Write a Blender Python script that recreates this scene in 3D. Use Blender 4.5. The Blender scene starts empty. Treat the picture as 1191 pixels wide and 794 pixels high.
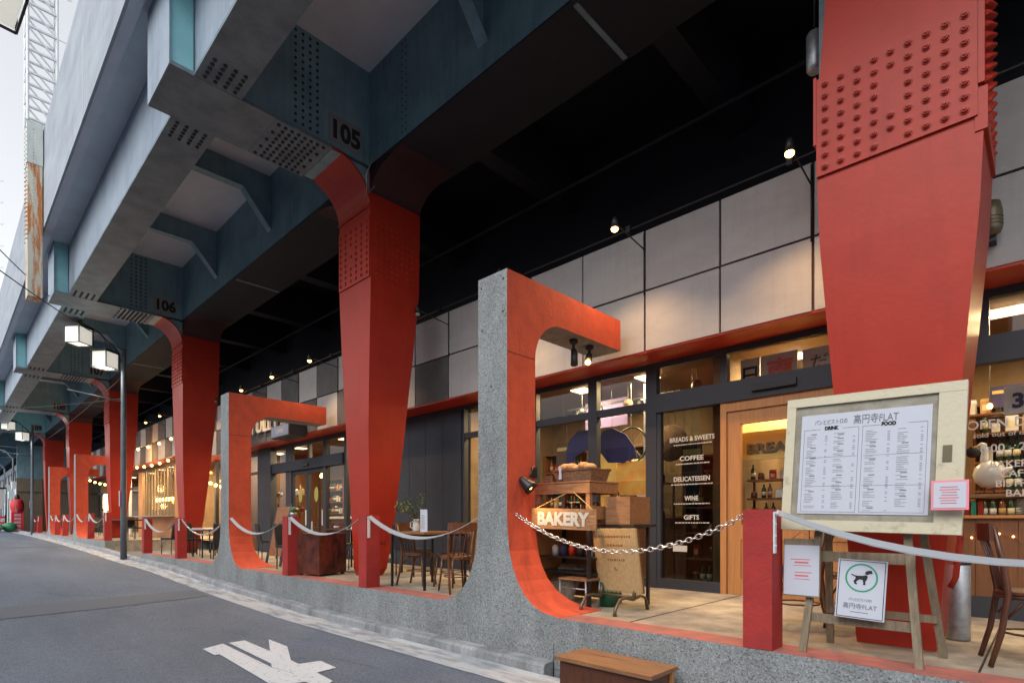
import bpy, bmesh, math, random
from mathutils import Matrix, Vector
random.seed(7)
R = math.radians
scene = bpy.context.scene
COL = scene.collection
# ------------------------------------------------------------------ camera
TH = R(44.05)
cam_d = bpy.data.cameras.new("camera")
cam = bpy.data.objects.new("camera", cam_d); COL.objects.link(cam)
cam.location = (0, 0, .9)
cam.rotation_euler = (R(90), 0, TH)
cam_d.sensor_width = 36
cam_d.lens = 36 * 645.6 / 1191
cam_d.shift_y = (606 - 397) / 1191
cam_d.clip_start = .05; cam_d.clip_end = 2000
scene.camera = cam
# ------------------------------------------------------------------ world, sun, exposure
w = bpy.data.worlds.new("World"); scene.world = w; w.use_nodes = True
nt = w.node_tree; bg = nt.nodes["Background"]
sky = nt.nodes.new("ShaderNodeTexSky"); sky.sky_type = 'NISHITA'; sky.sun_disc = False
SUN_EL, SUN_AZ = R(44), R(172)
sky.sun_elevation = SUN_EL; sky.sun_rotation = SUN_AZ; sky.dust_density = 2.5; sky.air_density = 1.2
hs = nt.nodes.new("ShaderNodeHueSaturation"); hs.inputs['Saturation'].default_value = .16
nt.links.new(sky.outputs[0], hs.inputs['Color']); nt.links.new(hs.outputs[0], bg.inputs[0])
bg.inputs[1].default_value = .15
sd = bpy.data.lights.new("sun", 'SUN'); sd.energy = .55; sd.angle = R(40); sd.color = (1, .995, .985)
so = bpy.data.objects.new("sun", sd); COL.objects.link(so); so.location = (0, -10, 30)
dv = Vector((math.sin(SUN_AZ) * math.cos(SUN_EL), math.cos(SUN_AZ) * math.cos(SUN_EL), math.sin(SUN_EL)))
so.rotation_euler = dv.to_track_quat('Z', 'Y').to_euler()
scene.view_settings.view_transform = 'Standard'; scene.view_settings.look = 'None'
scene.view_settings.exposure = .88; scene.view_settings.gamma = 1; scene.view_settings.use_curve_mapping = False
scene.cycles.max_bounces = 7; scene.cycles.transparent_max_bounces = 16
scene.cycles.sample_clamp_indirect = 6
WARM = (1, .62, .26)
# ------------------------------------------------------------------ materials
def mat(name, c, rough=.6, metal=0, c2=None, sc=6, bump=0, bsc=60, emit=0, spec=.5, stretch=None, mix=(.35, .65), rand=0, streak=0):
    m = bpy.data.materials.new(name); m.use_nodes = True
    n = m.node_tree.nodes; l = m.node_tree.links; b = n["Principled BSDF"]
    b.inputs['Base Color'].default_value = (*c, 1); b.inputs['Roughness'].default_value = rough
    b.inputs['Metallic'].default_value = metal; b.inputs['Specular IOR Level'].default_value = spec
    if c2 or bump:
        tc = n.new("ShaderNodeTexCoord"); mp = n.new("ShaderNodeMapping")
        l.new(tc.outputs['Object'], mp.inputs[0])
        if stretch: mp.inputs['Scale'].default_value = stretch
    if c2:
        t = n.new("ShaderNodeTexNoise"); t.inputs['Scale'].default_value = sc; t.inputs['Detail'].default_value = 8
        t.inputs['Roughness'].default_value = .65
        r = n.new("ShaderNodeValToRGB"); r.color_ramp.elements[0].color = (*c, 1); r.color_ramp.elements[1].color = (*c2, 1)
        r.color_ramp.elements[0].position = mix[0]; r.color_ramp.elements[1].position = mix[1]
        l.new(mp.outputs[0], t.inputs[0]); l.new(t.outputs[0], r.inputs[0]); l.new(r.outputs[0], b.inputs['Base Color'])
    if streak:                                   # soft vertical runs of dirt
        t3 = n.new("ShaderNodeTexNoise"); mp3 = n.new("ShaderNodeMapping"); mp3.inputs['Scale'].default_value = (5, 5, .45)
        t3.inputs['Scale'].default_value = 2.2; t3.inputs['Detail'].default_value = 9; t3.inputs['Roughness'].default_value = .7
        r3_ = n.new("ShaderNodeValToRGB"); r3_.color_ramp.elements[0].position = .50; r3_.color_ramp.elements[1].position = .74
        r3_.color_ramp.elements[0].color = (1, 1, 1, 1); r3_.color_ramp.elements[1].color = (1 - streak, 1 - streak, 1 - streak, 1)
        m3 = n.new("ShaderNodeMix"); m3.data_type = 'RGBA'; m3.blend_type = 'MULTIPLY'; m3.inputs[0].default_value = 1
        src = b.inputs['Base Color'].links[0].from_socket
        l.new(tc.outputs['Object'], mp3.inputs[0]); l.new(mp3.outputs[0], t3.inputs[0]); l.new(t3.outputs[0], r3_.inputs[0])
        l.new(src, m3.inputs[6]); l.new(r3_.outputs[0], m3.inputs[7]); l.new(m3.outputs[2], b.inputs['Base Color'])
    if rand:
        oi = n.new("ShaderNodeObjectInfo"); mr = n.new("ShaderNodeMapRange"); hv = n.new("ShaderNodeHueSaturation")
        mr.inputs[3].default_value = 1 - rand; mr.inputs[4].default_value = 1 + rand * .7
        src = b.inputs['Base Color'].links[0].from_socket
        l.new(oi.outputs['Random'], mr.inputs[0]); l.new(mr.outputs[0], hv.inputs['Value']); l.new(src, hv.inputs['Color']); l.new(hv.outputs[0], b.inputs['Base Color'])
    if bump:
        t2 = n.new("ShaderNodeTexNoise"); t2.inputs['Scale'].default_value = bsc; t2.inputs['Detail'].default_value = 5
        bp = n.new("ShaderNodeBump"); bp.inputs['Strength'].default_value = bump; bp.inputs['Distance'].default_value = .01
        l.new(mp.outputs[0], t2.inputs[0]); l.new(t2.outputs[0], bp.inputs['Height']); l.new(bp.outputs[0], b.inputs['Normal'])
    if emit:
        b.inputs['Emission Color'].default_value = (*c, 1); b.inputs['Emission Strength'].default_value = emit
    return m
def concrete(name, base, speck=.5, sc=90, stain=.25, joints=None):
    """exposed aggregate: light and dark grains over large soft stains"""
    m = bpy.data.materials.new(name); m.use_nodes = True
    n = m.node_tree.nodes; l = m.node_tree.links; b = n["Principled BSDF"]; b.inputs['Roughness'].default_value = .85
    tc = n.new("ShaderNodeTexCoord")
    v = n.new("ShaderNodeTexVoronoi"); v.inputs['Scale'].default_value = sc
    l.new(tc.outputs['Object'], v.inputs['Vector'])
    sp = n.new("ShaderNodeSeparateColor"); l.new(v.outputs['Color'], sp.inputs[0])
    r = n.new("ShaderNodeValToRGB"); e = r.color_ramp.elements
    lo = tuple(x * (1 - speck) for x in base); hi = tuple(min(1, x * (1 + speck)) for x in base)
    e[0].color = (*lo, 1); e[1].color = (*hi, 1); e[0].position = .05; e[1].position = .95
    a = e.new(.25); a.color = (*base, 1); a = e.new(.8); a.color = (*[x * 1.1 for x in base], 1)
    l.new(sp.outputs[0], r.inputs[0])
    t = n.new("ShaderNodeTexNoise"); t.inputs['Scale'].default_value = 1.6; t.inputs['Detail'].default_value = 7; t.inputs['Roughness'].default_value = .7
    mps = n.new("ShaderNodeMapping"); mps.inputs['Scale'].default_value = (1.6, 1.6, .5); l.new(tc.outputs['Object'], mps.inputs[0]); l.new(mps.outputs[0], t.inputs[0])
    r2 = n.new("ShaderNodeValToRGB"); r2.color_ramp.elements[0].position = .34; r2.color_ramp.elements[1].position = .66
    r2.color_ramp.elements[0].color = (1 - stain,) * 3 + (1,); r2.color_ramp.elements[1].color = (1, 1, 1, 1)
    l.new(t.outputs[0], r2.inputs[0])
    mx = n.new("ShaderNodeMix"); mx.data_type = 'RGBA'; mx.blend_type = 'MULTIPLY'; mx.inputs[0].default_value = 1
    l.new(r.outputs[0], mx.inputs[6]); l.new(r2.outputs[0], mx.inputs[7]); l.new(mx.outputs[2], b.inputs['Base Color'])
    bp = n.new("ShaderNodeBump"); bp.inputs['Strength'].default_value = .5; bp.inputs['Distance'].default_value = .006
    l.new(v.outputs['Distance'], bp.inputs['Height']); l.new(bp.outputs[0], b.inputs['Normal'])
    return m
def glass(name, tint=(.9, .92, .92), refl=1.0):
    m = bpy.data.materials.new(name); m.use_nodes = True
    n = m.node_tree.nodes; l = m.node_tree.links
    for x in list(n):
        if x.type != 'OUTPUT_MATERIAL': n.remove(x)
    out = [x for x in n if x.type == 'OUTPUT_MATERIAL'][0]
    tr = n.new("ShaderNodeBsdfTransparent"); tr.inputs[0].default_value = (*tint, 1)
    gl = n.new("ShaderNodeBsdfGlossy"); gl.inputs['Roughness'].default_value = .01; gl.inputs[0].default_value = (refl,) * 3 + (1,)
    fr = n.new("ShaderNodeFresnel"); fr.inputs[0].default_value = 1.5
    ge = n.new("ShaderNodeNewGeometry"); iv = n.new("ShaderNodeMath"); iv.operation = 'SUBTRACT'; iv.inputs[0].default_value = 1; l.new(ge.outputs['Backfacing'], iv.inputs[1])
    mu = n.new("ShaderNodeMath"); mu.operation = 'MULTIPLY'; l.new(fr.outputs[0], mu.inputs[0]); l.new(iv.outputs[0], mu.inputs[1])
    mx = n.new("ShaderNodeMixShader"); l.new(mu.outputs[0], mx.inputs[0]); l.new(tr.outputs[0], mx.inputs[1]); l.new(gl.outputs[0], mx.inputs[2])
    l.new(mx.outputs[0], out.inputs[0]); return m
M = {}
M['red'] = mat('red_paint', (.37, .030, .014), .42, spec=.25, c2=(.30, .022, .012), sc=2.4, bump=.12, bsc=25, mix=(.3, .75), streak=.13)
M['redc'] = mat('red_painted_concrete', (.56, .090, .042), .8, spec=.25, c2=(.44, .072, .038), sc=5, bump=.35, bsc=45, streak=.2)
M['redp'] = mat('red_post_paint', (.36, .035, .030), .7, spec=.25, c2=(.26, .028, .026), sc=5, bump=.3, bsc=45)
M['redtop'] = mat('faded_red_coping', (.38, .115, .09), .85, c2=(.25, .10, .085), sc=7, bump=.4, bsc=60, mix=(.38, .62))
M['conc'] = concrete('exposed_aggregate', (.235, .25, .255), .5, 100, .34)
M['concl'] = concrete('kerb_concrete', (.33, .34, .355), .30, 160, .6)
M['gut'] = mat('worn_gutter_concrete', (.42, .44, .465), .85, c2=(.22, .24, .27), sc=3.4, bump=.4, bsc=80, stretch=(.7, 2.2, 1), mix=(.44, .62))
M['terr'] = mat('terrace_concrete', (.37, .32, .25), .8, c2=(.19, .165, .135), sc=3.2, bump=.2, bsc=70)
M['slab'] = mat('parapet_concrete', (.34, .375, .42), .85, c2=(.25, .285, .33), sc=1.2, bump=.3, bsc=20, stretch=(.5, 1, 2.4), streak=.25)
M['soff'] = mat('soffit_concrete', (.58, .62, .68), .9, c2=(.50, .53, .59), sc=1.3, bump=.3, bsc=18)
M['steel'] = mat('teal_grey_steel_paint', (.20, .34, .395), .5, c2=(.135, .24, .285), sc=1.7, bump=.15, bsc=30, streak=.35)
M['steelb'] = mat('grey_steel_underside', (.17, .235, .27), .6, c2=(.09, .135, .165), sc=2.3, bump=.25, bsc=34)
M['steell'] = mat('pale_steel_paint', (.28, .335, .40), .5, spec=.3, c2=(.20, .25, .32), sc=1.5, bump=.15, bsc=25, streak=.3)
M['grime'] = mat('grimy_rivets', (.028, .036, .046), .7)
M['steelg'] = mat('sea_green_steel_paint', (.26, .55, .60), .5, c2=(.19, .43, .48), sc=1.5)
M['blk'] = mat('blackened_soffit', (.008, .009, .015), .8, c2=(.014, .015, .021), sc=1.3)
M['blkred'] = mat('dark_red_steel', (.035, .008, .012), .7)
M['rust'] = mat('rusty_paint', (.45, .17, .05), .85, c2=(.55, .55, .47), sc=3.4, stretch=(2.4, 2.4, .35), bump=.3, mix=(.42, .52))
M['rustw'] = mat('weathered_white_steel', (.62, .66, .64), .7, c2=(.42, .47, .45), sc=3, stretch=(2, 2, .4))
M['white'] = mat('white_paint', (.6, .62, .63), .55)
M['galv'] = mat('galvanised_steel', (.42, .43, .45), .4, .7, c2=(.3, .31, .33), sc=20)
M['chrome'] = mat('chain_steel', (.62, .62, .62), .25, 1)
M['pan'] = mat('light_cladding_panel', (.345, .33, .325), .75, c2=(.295, .285, .285), sc=2.2, bump=.25, bsc=90, stretch=(.6, 1, 1.6), rand=.09, streak=.10)
M['pan2'] = mat('pale_cladding_panel', (.375, .36, .345), .75, c2=(.32, .31, .305), sc=2.4, bump=.25, bsc=90, stretch=(.6, 1, 1.6), rand=.09, streak=.10)
M['pand'] = mat('charcoal_cladding_panel', (.05, .047, .05), .75, c2=(.08, .076, .078), sc=3, bump=.2, bsc=60, rand=.2)
M['frame'] = mat('charcoal_window_frame', (.035, .037, .045), .5, spec=.25)
M['siding'] = mat('slate_siding', (.038, .044, .056), .65, spec=.2, c2=(.030, .035, .045), sc=2)
M['oak'] = mat('orange_oak', (.42, .19, .06), .5, c2=(.33, .14, .045), sc=3, stretch=(14, 14, .7), bump=.15)
M['oakd'] = mat('dark_oak_boards', (.17, .065, .020), .5, c2=(.12, .045, .015), sc=3, stretch=(14, 14, .7), bump=.15)
M['wood'] = mat('brown_wood', (.28, .13, .055), .55, c2=(.17, .075, .03), sc=4, stretch=(1, 10, 10), bump=.3)
M['woodx'] = mat('weathered_wood', (.24, .19, .13), .8, c2=(.15, .115, .075), sc=5, stretch=(9, 9, .9), bump=.4)
M['crate'] = mat('crate_wood', (.36, .175, .07), .7, c2=(.15, .065, .028), sc=5, stretch=(1.2, 9, 14), mix=(.36, .64), bump=.3)
M['dkwood'] = mat('dark_wood', (.10, .035, .018), .35, c2=(.06, .02, .012), sc=5, stretch=(6, 6, .8))
M['dkwood2'] = mat('chestnut_wood', (.16, .07, .03), .35, c2=(.10, .04, .018), sc=5, stretch=(6, 6, .8))
M['leather'] = mat('brown_leather', (.15, .04, .024), .38, c2=(.04, .014, .011), sc=5, mix=(.38, .62), bump=.5, bsc=14)
M['burlap'] = mat('burlap', (.50, .34, .16), .95, c2=(.40, .27, .12), sc=30, bump=.8, bsc=220)
M['iron'] = mat('black_iron', (.02, .02, .022), .45, .3)
M['brz'] = mat('bronze_iron', (.12, .095, .06), .45, .5)
M['black'] = mat('black_weave', (.018, .018, .02), .6, bump=.6, bsc=160)
M['strap'] = mat('grey_strap', (.27, .285, .31), .6)
M['paper'] = mat('paper', (.45, .47, .54), .7)
M['cream'] = mat('chipped_cream_paint', (.50, .455, .33), .7, c2=(.24, .20, .13), sc=7, bump=.4, bsc=30, mix=(.58, .76))
M['canvas'] = mat('old_canvas_board', (.30, .28, .23), .9, c2=(.2, .18, .14), sc=9)
M['ink'] = mat('black_ink', (.015, .015, .018), .8)
M['inkg'] = mat('grey_ink', (.16, .165, .19), .8)
M['inkr'] = mat('red_ink', (.55, .12, .12), .8)
M['green'] = mat('green_ring', (.01, .25, .14), .7)
M['letter'] = mat('white_lettering', (.42, .40, .36), .6)
M['pink'] = mat('pink_border', (.72, .22, .28), .7)
M['orange'] = mat('orange_print', (.75, .27, .04), .7, c2=(.7, .45, .1), sc=8)
M['purple'] = mat('violet_felt', (.03, .028, .10), .9)
M['leaf'] = mat('leaf', (.075, .15, .045), .6, c2=(.04, .09, .03), sc=40)
M['leafy'] = mat('yellow_leaf', (.30, .28, .07), .6)
M['wall'] = mat('warm_plaster', (.20, .135, .07), .85, c2=(.13, .085, .045), sc=2)
M['wally'] = mat('yellow_plaster', (.48, .36, .12), .8)
M['walld'] = mat('brown_panelling', (.11, .055, .03), .7, c2=(.07, .035, .02), sc=4, stretch=(8, 8, .6))
M['fl'] = mat('shop_floor', (.22, .15, .09), .5)
M['cerm'] = mat('white_ceramic', (.5, .49, .47), .25)
M['bread'] = mat('baked_crust', (.50, .20, .05), .7, c2=(.62, .33, .12), sc=20)
M['wick'] = mat('wicker', (.30, .16, .08), .8, c2=(.09, .045, .02), sc=28, stretch=(1, 1, 3), bump=.9, bsc=90)
M['gbot'] = mat('green_bottle', (.01, .035, .02), .1)
M['abot'] = mat('amber_bottle', (.10, .03, .008), .1)
M['kraft'] = mat('kraft_card', (.35, .22, .11), .85)
M['redlan'] = mat('red_paper', (.62, .02, .03), .6)
M['asph'] = None
M['mark'] = mat('road_paint', (.50, .53, .58), .8, c2=(.13, .15, .18), sc=22, bump=.4, bsc=70, mix=(.57, .70))
M['bulb'] = mat('lit_bulb', (1, .50, .12), .5, emit=7)
M['bulbs'] = mat('lit_filament', (1, .55, .16), .5, emit=7)
M['dimlight'] = mat('ceiling_diffuser', (1, .75, .42), .5, emit=2.2)
M['lampw'] = mat('lit_lantern_glass', (.95, .95, .84), .5, emit=.28)
M['screen'] = mat('lit_poster', (.10, .35, .55), .5, emit=.6)
M['glass'] = glass('clear_glass', (.93, .94, .93), .85); M['glassd'] = glass('smoked_glass', (.55, .58, .58), .8)
M['bldg'] = mat('pale_render', (.42, .42, .41), .85, c2=(.34, .34, .34), sc=1.5)
M['bldgb'] = mat('tan_board_wall', (.20, .16, .11), .85, c2=(.14, .11, .08), sc=2, stretch=(5, 5, .6))
def asphalt():
    m = bpy.data.materials.new('asphalt'); m.use_nodes = True
    n = m.node_tree.nodes; l = m.node_tree.links; b = n["Principled BSDF"]; b.inputs['Roughness'].default_value = .75
    tc = n.new("ShaderNodeTexCoord")
    t = n.new("ShaderNodeTexNoise"); t.inputs['Scale'].default_value = 130; t.inputs['Detail'].default_value = 3
    r = n.new("ShaderNodeValToRGB"); r.color_ramp.elements[0].color = (.048, .064, .088, 1); r.color_ramp.elements[1].color = (.155, .192, .255, 1)
    r.color_ramp.elements[0].position = .34; r.color_ramp.elements[1].position = .70
    t2 = n.new("ShaderNodeTexNoise"); t2.inputs['Scale'].default_value = .55; t2.inputs['Detail'].default_value = 9; t2.inputs['Roughness'].default_value = .62
    mp = n.new("ShaderNodeMapping"); mp.inputs['Scale'].default_value = (.35, 1.4, 1)
    r2 = n.new("ShaderNodeValToRGB"); r2.color_ramp.elements[0].color = (.78, .78, .8, 1); r2.color_ramp.elements[1].color = (1.12, 1.12, 1.12, 1)
    r2.color_ramp.elements[0].position = .35; r2.color_ramp.elements[1].position = .65
    mx = n.new("ShaderNodeMix"); mx.data_type = 'RGBA'; mx.blend_type = 'MULTIPLY'; mx.inputs[0].default_value = 1
    l.new(tc.outputs['Object'], t.inputs[0]); l.new(t.outputs[0], r.inputs[0]); l.new(tc.outputs['Object'], mp.inputs[0]); l.new(mp.outputs[0], t2.inputs[0])
    vo = n.new("ShaderNodeTexVoronoi"); vo.inputs['Scale'].default_value = 75; sp = n.new("ShaderNodeSeparateColor"); rv = n.new("ShaderNodeValToRGB")
    rv.color_ramp.elements[0].color = (.80, .80, .80, 1); rv.color_ramp.elements[1].color = (1.35, 1.35, 1.35, 1); rv.color_ramp.elements[0].position = .1; rv.color_ramp.elements[1].position = .98
    mv = n.new("ShaderNodeMix"); mv.data_type = 'RGBA'; mv.blend_type = 'MULTIPLY'; mv.inputs[0].default_value = 1
    l.new(tc.outputs['Object'], vo.inputs['Vector']); l.new(vo.outputs['Color'], sp.inputs[0]); l.new(sp.outputs[0], rv.inputs[0]); l.new(r.outputs[0], mv.inputs[6]); l.new(rv.outputs[0], mv.inputs[7])
    l.new(t2.outputs[0], r2.inputs[0]); l.new(mv.outputs[2], mx.inputs[6]); l.new(r2.outputs[0], mx.inputs[7]); l.new(mx.outputs[2], b.inputs['Base Color'])
    bp = n.new("ShaderNodeBump"); bp.inputs['Strength'].default_value = .45; bp.inputs['Distance'].default_value = .006
    l.new(t.outputs[0], bp.inputs['Height']); l.new(bp.outputs[0], b.inputs['Normal']); return m
M['asph'] = asphalt()
M['patch'] = mat('asphalt_patch', (.07, .083, .105), .8, c2=(.11, .128, .158), sc=120, bump=.3, bsc=120)
# ------------------------------------------------------------------ mesh helpers
WM = {}                                     # world matrix of every parent
class MB:
    def __init__(s): s.bm = bmesh.new()
    def _f(s, vs, mi=0, sm=False):
        try:
            f = s.bm.faces.new(vs); f.material_index = mi; f.smooth = sm; return f
        except ValueError: return None
    def box(s, x0, x1, y0, y1, z0, z1, mi=0, m=None):
        P = [(x, y, z) for z in (z0, z1) for y in (y0, y1) for x in (x0, x1)]
        v = [s.bm.verts.new((m @ Vector(p)) if m else p) for p in P]
        for q in ((0, 2, 3, 1), (4, 5, 7, 6), (0, 1, 5, 4), (2, 6, 7, 3), (1, 3, 7, 5), (0, 4, 6, 2)): s._f([v[i] for i in q], mi)
        return s
    def bar(s, a, b, w, h, mi=0, up=(0, 0, 1)):
        a, b = Vector(a), Vector(b); d = (b - a); L = d.length; d.normalize(); u = Vector(up)
        if abs(d.dot(u)) > .98: u = Vector((0, 1, 0))
        x = d.cross(u).normalized(); z = x.cross(d)
        m = Matrix(((x[0], d[0], z[0], a[0]), (x[1], d[1], z[1], a[1]), (x[2], d[2], z[2], a[2]), (0, 0, 0, 1)))
        return s.box(-w / 2, w / 2, 0, L, -h / 2, h / 2, mi, m)
    def tube(s, pts, r, n=8, mi=0, cap=True, closed=False):
        pts = [Vector(p) for p in pts]; rr = r if isinstance(r, (list, tuple)) else [r] * len(pts)
        rings = []; N = len(pts); prev = None
        for i, p in enumerate(pts):
            if closed: d = pts[(i + 1) % N] - pts[i - 1]
            else: d = pts[min(i + 1, N - 1)] - pts[max(i - 1, 0)]
            if d.length < 1e-9: d = Vector((0, 0, 1))
            d.normalize()
            if prev is None:
                u = Vector((0, 0, 1)) if abs(d.z) < .9 else Vector((1, 0, 0))
                a = d.cross(u).normalized()
            else: a = (prev - d * prev.dot(d)).normalized()
            prev = a; b = d.cross(a)
            rings.append([s.bm.verts.new(p + (a * math.cos(2 * math.pi * k / n) + b * math.sin(2 * math.pi * k / n)) * rr[i]) for k in range(n)])
        for i in range(N if closed else N - 1):
            A, B = rings[i], rings[(i + 1) % N]
            for k in range(n): s._f([A[k], A[(k + 1) % n], B[(k + 1) % n], B[k]], mi, n > 4)
        if cap and not closed: s._f(rings[0][::-1], mi); s._f(rings[-1], mi)
        return s
    def lathe(s, prof, c, n=16, mi=0, ax='Z'):
        rings = []
        for r, h in prof:
            ring = []
            for k in range(n):
                a = 2 * math.pi * k / n; p = (r * math.cos(a), r * math.sin(a), h)
                if ax == 'Y': p = (p[0], p[2], p[1])
                if ax == 'X': p = (p[2], p[0], p[1])
                ring.append(s.bm.verts.new((p[0] + c[0], p[1] + c[1], p[2] + c[2])))
            rings.append(ring)
        for A, B in zip(rings, rings[1:]):
            for k in range(n): s._f([A[k], A[(k + 1) % n], B[(k + 1) % n], B[k]], mi, n > 8)
        s._f(rings[0][::-1], mi); s._f(rings[-1], mi)
        return s
    def ball(s, c, r, mi=0, n=10, sz=(1, 1, 1)):
        prof = [(max(1e-4, r * math.sin(math.pi * i / 6)) , -r * math.cos(math.pi * i / 6)) for i in range(7)]
        b0 = len(s.bm.verts); s.lathe(prof, (0, 0, 0), n, mi); s.bm.verts.ensure_lookup_table()
        for v in s.bm.verts[b0:]: v.co = Vector((v.co.x * sz[0] + c[0], v.co.y * sz[1] + c[1], v.co.z * sz[2] + c[2]))
        return s
    def prism(s, poly, a0, a1, ax='X', mi=0, mside=None, sm=False):
        """polygon in the two other axes, pushed from a0 to a1 along ax (X: (y,z)  Y: (x,z)  Z: (x,y))"""
        def P(p, a): return {'X': (a, p[0], p[1]), 'Y': (p[0], a, p[1]), 'Z': (p[0], p[1], a)}[ax]
        A = [s.bm.verts.new(P(p, a0)) for p in poly]; B = [s.bm.verts.new(P(p, a1)) for p in poly]
        fs = [s._f(A, mi), s._f(B[::-1], mi)]
        N = len(poly)
        for i in range(N): s._f([A[i], B[i], B[(i + 1) % N], A[(i + 1) % N]], mi if mside is None else mside, sm)
        for f in fs:
            if f: f.normal_update()
        if N > 4: bmesh.ops.triangulate(s.bm, faces=[f for f in fs if f])
        return s
    def sheet(s, pts, mi=0):
        f = s._f([s.bm.verts.new(p) for p in pts], mi); f.normal_update()
        if len(pts) > 4: bmesh.ops.triangulate(s.bm, faces=[f])
        return s
    def loft(s, rings, mi=0, sm=False):
        V = [[s.bm.verts.new(p) for p in r] for r in rings]; n = len(V[0])
        for A, B in zip(V, V[1:]):
            for k in range(n): s._f([A[k], A[(k + 1) % n], B[(k + 1) % n], B[k]], mi, sm)
        s._f(V[0][::-1], mi); s._f(V[-1], mi); return s
    def build(s, name, m, parent=None, bev=0, local=False):
        if bev:
            es = [e for e in s.bm.edges if len(e.link_faces) == 2 and e.calc_face_angle(0) > .6]
            bmesh.ops.bevel(s.bm, geom=es, offset=bev, segments=2, affect='EDGES', profile=.5)
        bmesh.ops.recalc_face_normals(s.bm, faces=s.bm.faces[:])
        if parent is not None and not local: s.bm.transform(WM[parent.name].inverted())
        me = bpy.data.meshes.new(name); s.bm.to_mesh(me); s.bm.free()
        for x in (m if isinstance(m, (list, tuple)) else [m]): me.materials.append(M[x] if isinstance(x, str) else x)
        o = bpy.data.objects.new(name, me); COL.objects.link(o); o.parent = parent
        WM[o.name] = WM[parent.name] if parent is not None else Matrix()
        return o
def tag(o, label=None, cat=None, group=None, kind=None):
    if label: o['label'] = label
    if cat: o['category'] = cat
    if group: o['group'] = group
    if kind: o['kind'] = kind
    return o
def thing(name, label, cat, loc=(0, 0, 0), rz=0, group=None, kind=None):
    o = bpy.data.objects.new(name, None); COL.objects.link(o); o.location = loc; o.rotation_euler = (0, 0, rz)
    o.empty_display_size = .1
    WM[o.name] = Matrix.Translation(loc) @ Matrix.Rotation(rz, 4, 'Z')
    return tag(o, label, cat, group, kind)
def dup(root, loc, rz=None, label=None, group=None, sc=None):
    r = root.copy(); COL.objects.link(r); r.location = loc
    if rz is not None: r.rotation_euler = (0, 0, rz)
    if sc: r.scale = (sc,) * 3
    if label: r['label'] = label
    if group: r['group'] = group
    WM[r.name] = Matrix.Translation(loc) @ Matrix.Rotation(r.rotation_euler[2], 4, 'Z')
    for ch in list(root.children):
        c = ch.copy(); COL.objects.link(c); c.parent = r; WM[c.name] = WM[r.name]
        for g in list(ch.children):
            d = g.copy(); COL.objects.link(d); d.parent = c
    return r
def solo(mb, name, m, label, cat, group=None, kind=None, loc=None, bev=0):
    """a thing that is one mesh, with its origin at loc"""
    if loc: mb.bm.transform(Matrix.Translation(loc).inverted())
    o = mb.build(name, m, None, bev); o.location = loc or (0, 0, 0); WM[o.name] = Matrix.Translation(loc or (0, 0, 0))
    return tag(o, label, cat, group, kind)
def text(s, at, size, face='-Y', m='ink', parent=None, name='lettering', width=None, ext=.001, align='CENTER', label=None, tilt=None, bold=0):
    """letters as a mesh standing at world point at"""
    cu = bpy.data.curves.new('letters', 'FONT'); cu.body = s; cu.size = size; cu.extrude = ext; cu.align_x = align; cu.resolution_u = 3; cu.offset = bold
    t = bpy.data.objects.new('letters', cu); COL.objects.link(t)
    bpy.context.view_layer.update()
    me = bpy.data.meshes.new_from_object(t.evaluated_get(bpy.context.evaluated_depsgraph_get()))
    bpy.data.objects.remove(t)
    xs = [v.co.x for v in me.vertices] or [0, 1]
    k = (width / (max(xs) - min(xs))) if width else 1
    rot = {'-Y': Matrix.Rotation(R(90), 4, 'X'), '+X': Matrix.Rotation(R(90), 4, 'Z') @ Matrix.Rotation(R(90), 4, 'X')}[face]
    mt = Matrix.Translation(at) @ (tilt or Matrix()) @ rot @ Matrix.Diagonal((k, 1, 1, 1))
    if parent is not None: mt = WM[parent.name].inverted() @ mt
    me.transform(mt); me.materials.clear(); me.materials.append(M[m])
    o = bpy.data.objects.new(name, me); COL.objects.link(o); o.parent = parent
    WM[o.name] = WM[parent.name] if parent is not None else Matrix()
    if label: o['label'] = label
    return o
def lamp(name, loc, e, col=WARM, r=.04, typ='POINT', parent=None, aim=None, size=None, spot=None):
    d = bpy.data.lights.new(name, typ); d.energy = e; d.color = col
    if typ == 'AREA': d.shape = 'RECTANGLE'; d.size, d.size_y = size
    else: d.shadow_soft_size = r
    if spot: d.spot_size = R(spot); d.spot_blend = .8
    o = bpy.data.objects.new(name, d); COL.objects.link(o); o.location = loc
    if aim: o.rotation_euler = Vector((-aim[0], -aim[1], -aim[2])).to_track_quat('Z', 'Y').to_euler()
    if parent is not None:
        o.parent = parent; o.location = WM[parent.name].inverted() @ Vector(loc)
    return o
def struct(mb, name, m, label=None, bev=0): return tag(mb.build(name, m, None, bev), label, None, None, 'structure')
# ------------------------------------------------------------------ ground, road, kerb
RZ = [(-400, .5), (-60, .22), (-40, .10), (-30, 0), (-23, -.12), (-20, -.2), (-15, -.27), (-11, -.42), (-8, -.5), (60, -.5)]
def rz(x):
    for (a, za), (b, zb) in zip(RZ, RZ[1:]):
        if a <= x <= b: return za + (zb - za) * (x - a) / (b - a)
    return RZ[0][1] if x < RZ[0][0] else RZ[-1][1]
b = MB(); b.sheet([(-1500, -1500, -.62), (1500, -1500, -.62), (1500, 1500, -.62), (-1500, 1500, -.62)]); struct(b, 'ground', 'asph')
XS = [-300, -120, -60, -50, -45, -40, -35, -30, -27, -25, -23, -20, -17, -15, -13, -11, -9.5, -8, -4, 0, 8, 40]
b = MB()
V = [[b.bm.verts.new((x, y, rz(x))) for y in (-12, 3.58)] for x in XS]
for A, B in zip(V, V[1:]): b._f([A[0], B[0], B[1], A[1]])
struct(b, 'road', 'asph')
b = MB()                                     # concrete gutter apron, then raised kerb
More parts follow.
